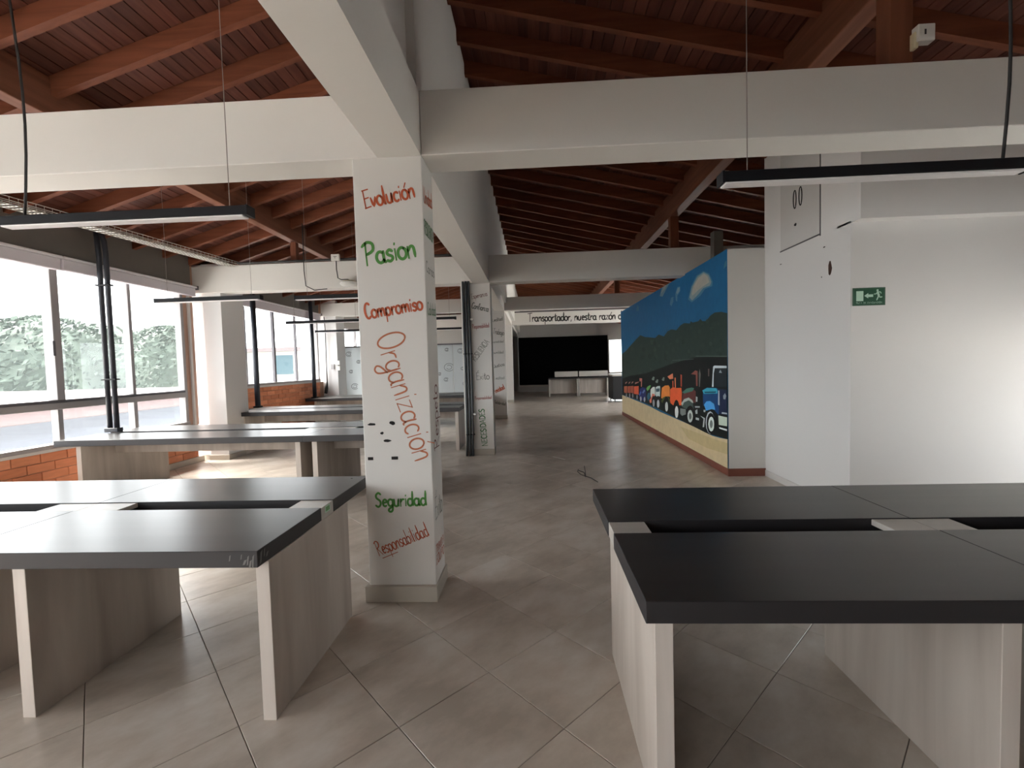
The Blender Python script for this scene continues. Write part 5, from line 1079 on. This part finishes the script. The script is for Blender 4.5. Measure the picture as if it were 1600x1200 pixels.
# ================================================================ THE FAR END
# frosted partition with etched marks
t = thing('glass_partition', 'frosted partition with small etched swirls behind the last desk run', 'partition', None, (-3.4, 14.2, 0))
for k in range(4):
    xa = -2.65+k*1.18
    MB().cbox(xa+.01, xa+1.17, -.02, .02, .05, 2.20, .004).build('panel', 'frost', t)
    m_ = MB()
    for (u, v, r) in ((.25,2.0,.09),(1.0,2.05,.06),(.55,1.75,.06),(.3,1.45,.06),(1.05,1.5,.15),(.95,1.12,.07),(.4,.98,.11),(.75,1.3,.05)):
        for rr, a0 in ((r,30),(r*.55,200)):
            brush(m_, [(xa+u+px, v+pz) for px, pz in arc(0,0,rr,rr*.8,a0,a0+290,10)], .018, lambda a_, b_, d: (a_, -.0205-d, b_))
    m_.build('etched_mark', 'frost_ink', t)
MB().cbox(-2.66,2.08,-.03,.03,2.20,2.24,.004).build('top_rail', 'alu_dark', t); MB().cbox(-2.66,2.08,-.03,.03,0,.05,.004).build('bottom_rail', 'alu', t)
struct('wall_end_left', MB().box(-6.2,-1.26,18.7,18.8,0,3.1), 'plaster_grey')
# black screen wall
t = thing('black_wall_panel', 'large black panel on the end wall behind the pale desks', 'panel', None, (1.6, 25.0, 0))
MB().cbox(-2.40,2.40,-.05,.03,.38,2.96,.01).build('panel', 'screen', t)
for a in (-2.46, 2.41): MB().cbox(a,a+.05,-.06,.03,.30,3.02,.01).build('frame', 'plaster_grey', t)
MB().cbox(-2.46,2.46,-.06,.03,.28,.37,.01).build('frame', 'skirt_tile', t)
struct('wall_end_inner', MB().box(-.9,4.1,25.03,25.15,0,3.6), 'plaster_grey')
struct('trim_1', MB().box(-.8,4.0,18.36,18.40,3.585,3.63), 'alu_dark')
w5 = struct('window_5', MB().box(4.05,5.60,Y1+.03,Y1+.09,2.74,2.80).box(4.05,5.60,Y1+.03,Y1+.09,.9,.95), 'alu')
MB().box(4.05,5.6,Y1+.055,Y1+.061,.94,2.75).build('pane','glass',w5)
# pale desks with fronts, and the black cabinet on castors
for k, (xa, xb, y, lb) in enumerate([(.66,2.0,20.9,'pale reception desk farther left before the black panel'),(2.02,3.35,20.9,'pale reception desk next to the black cabinet')]):
    t = thing('reception_desk', lb, 'desk', 'pale desks at the far end', ((xa+xb)/2, y, 0)); hw = (xb-xa)/2
    MB().cbox(-hw,hw,0,.7,.80,.84,.004).build('desktop', 'top', t)
    for s in (-1,1): MB().cbox(s*hw-(.06 if s>0 else 0), s*hw+(.06 if s<0 else 0), .0,.68,0,.80,.003).build('leg', 'cover', t)
    MB().cbox(-hw+.06,hw-.06,.3,.33,.12,.80,.003).build('front_panel', 'leg', t)
    MB().cbox(-hw+.02 if k else -hw+.28,hw-.02,-.02,0.0,.90,1.14,.003).build('screen', 'cover', t)
    for s in (-.3,.3): MB().box(s-.01,s+.01,.0,.02,.80,.94).build('screen_post', 'alu_dark', t)
t = thing('rolling_cabinet', 'black cabinet on castors at the end of the mural wall', 'cabinet', None, (3.36, 17.9, 0))
MB().cbox(-.40,.5,-.5,.6,.10,.98,.006).build('body', 'cabinet', t); MB().cbox(-.42,.52,-.52,.62,.98,1.05,.004).build('top', 'cover', t)
for a in (-.32,.42):
    for b_ in (-.42,.52):
        MB().tube([(a-.015,b_,.05),(a+.015,b_,.05)], .05, 12).box(a-.01,a+.01,b_-.02,b_+.02,.05,.105).build('castor', 'alu', t)
MB().box(-.40,-.396,-.02,.02,.55,.65).build('handle', 'alu', t)
# ================================================================ OUTSIDE
struct('ground', MB().box(-90,-6.5,-60,90,-4.3,-4.2), 'ground')
struct('ground', MB().box(-90,60,-60,-5.5,-4.3,-4.2), 'ground')
struct('ground', MB().box(-6.5,60,27,90,-4.3,-4.2), 'ground')
struct('ground', MB().box(7,60,-5.5,27,-4.3,-4.2), 'ground')
def tree(label, x, y, h, r, seed, name='broadleaf_tree'):
    rg = random.Random(seed); t = thing(name, label, 'tree', 'trees beyond the windows', (x, y, -4.2))
    MB().tube([(0,0,0),(.1,.05,h*.35),(0,.1,h*.6)], [.28,.2,.1], 8).build('trunk', 'trunk', t, smooth=True)
    m_ = MB()
    for k in range(7000):
        a = rg.uniform(0, 2*math.pi); u = rg.uniform(-1, 1); q = rg.uniform(.55, 1)**.5*r*(1+.22*math.sin(3*a+seed)+.15*math.sin(7*a))
        c = Vector((q*math.cos(a)*math.sqrt(1-u*u), q*math.sin(a)*math.sqrt(1-u*u), h*.66+u*h*.34))
        d = Vector((rg.gauss(0,1), rg.gauss(0,1), rg.gauss(0,1))).normalized(); e = d.orthogonal().normalized(); f_ = d.cross(e); s = rg.uniform(.09,.20)
        m_.add([c-e*s, c+f_*s*.5, c+e*s, c-f_*s*.5], [(0,1,2,3)])
    tag(m_.build('foliage', 'leaf', t), kind='stuff')
    m_ = MB(); nu, nv = 18, 12; vs = []
    for j in range(nv+1):
        for i in range(nu):
            a = 2*math.pi*i/nu; u = -math.cos(math.pi*j/nv); q = .88*r*(1+.22*math.sin(3*a+seed)*math.sqrt(max(0,1-u*u))+.15*math.sin(7*a)*math.sqrt(max(0,1-u*u)))*rg.uniform(.9,1.03)
            vs.append((q*math.cos(a)*math.sqrt(max(0,1-u*u)), q*math.sin(a)*math.sqrt(max(0,1-u*u)), h*.66+u*h*.30))
    m_.add(vs, [(j*nu+i, j*nu+(i+1)%nu, (j+1)*nu+(i+1)%nu, (j+1)*nu+i) for j in range(nv) for i in range(nu)])
    m_.build('inner_crown', 'leaf', t)
for i, (x, y, h, r, lb) in enumerate([(-22.6,20.2,8.5,3.4,'hazy green tree outside the near windows, closest to the building'),(-23.6,28.6,8.8,3.0,'hazy tree outside in the last pane before the white pilaster')]):
    tree(lb, x, y, h, r, i+5)
t = thing('palm_tree', 'palm showing its fronds above the trees outside', 'tree', 'trees beyond the windows', (-30.2, 31.2, -4.2))
MB().tube([(0,0,0),(.1,0,4),(0,0,8.9)], [.25,.18,.14], 8).build('trunk', 'trunk', t, smooth=True)
for k in range(12):
    a = 2*math.pi*k/12; m_ = MB(); pts = [(1.9*s*math.cos(a), 1.9*s*math.sin(a), 8.9+.7*math.sin(s*2.6)-.9*s*s) for s in [j/7 for j in range(8)]]
    for p, q in zip(pts[:-1], pts[1:]):
        wv = .22; nx, ny = -math.sin(a)*wv, math.cos(a)*wv
        m_.add([(p[0]-nx,p[1]-ny,p[2]-.15),p,q,(q[0]-nx,q[1]-ny,q[2]-.15)], [(0,1,2,3)]); m_.add([(p[0]+nx,p[1]+ny,p[2]-.15),p,q,(q[0]+nx,q[1]+ny,q[2]-.15)], [(0,1,2,3)])
    m_.build('frond', 'leaf2', t)
t = thing('flat_roof', 'pale flat roof of the floor below, right under the near windows', 'roof', None, (-8.2, 2.0, -4.2))
MB().cbox(-1.45,1.2,-14,12,3.1,3.3,.02).build('slab', 'pale_roof', t); MB().box(-1.3,1.0,-13.8,11.8,0,3.1).build('wall', 'cream_wall', t)
t = thing('pink_roofed_house', 'low house outside with a pink roof and pale blue wall', 'building', None, (-16.2, 13.0, -4.2))
MB().box(-6,5,-7,2.6,0,4.75).build('wall', 'blue_wall', t); MB().cbox(-6.4,5.4,-7.4,3.0,4.75,5.25,.02).build('roof', 'pink_roof', t)
for y in (-5,-2.5,0): MB().cbox(4.98,5.04,y-.5,y+.5,2.6,3.9,.01).build('window', 'alu', t)
t = thing('cream_building', 'cream building outside the second windows with a blue-green sign', 'building', None, (-20.0, 36.0, -4.2))
MB().box(-7,2.2,-2,8,0,7.2).build('wall', 'cream_wall', t); MB().cbox(-7.3,2.5,-2.3,8.3,7.2,7.5,.02).build('roof', 'pink_roof', t)
MB().box(.25,1.75,-2.08,-2.0,5.45,6.9).build('sign_board', 'aqua', t)
for k in range(3): MB().cbox(-4.5+k*1.2,-3.9+k*1.2,-2.05,-1.98,4.4,5.6,.01).build('window', 'alu', t)
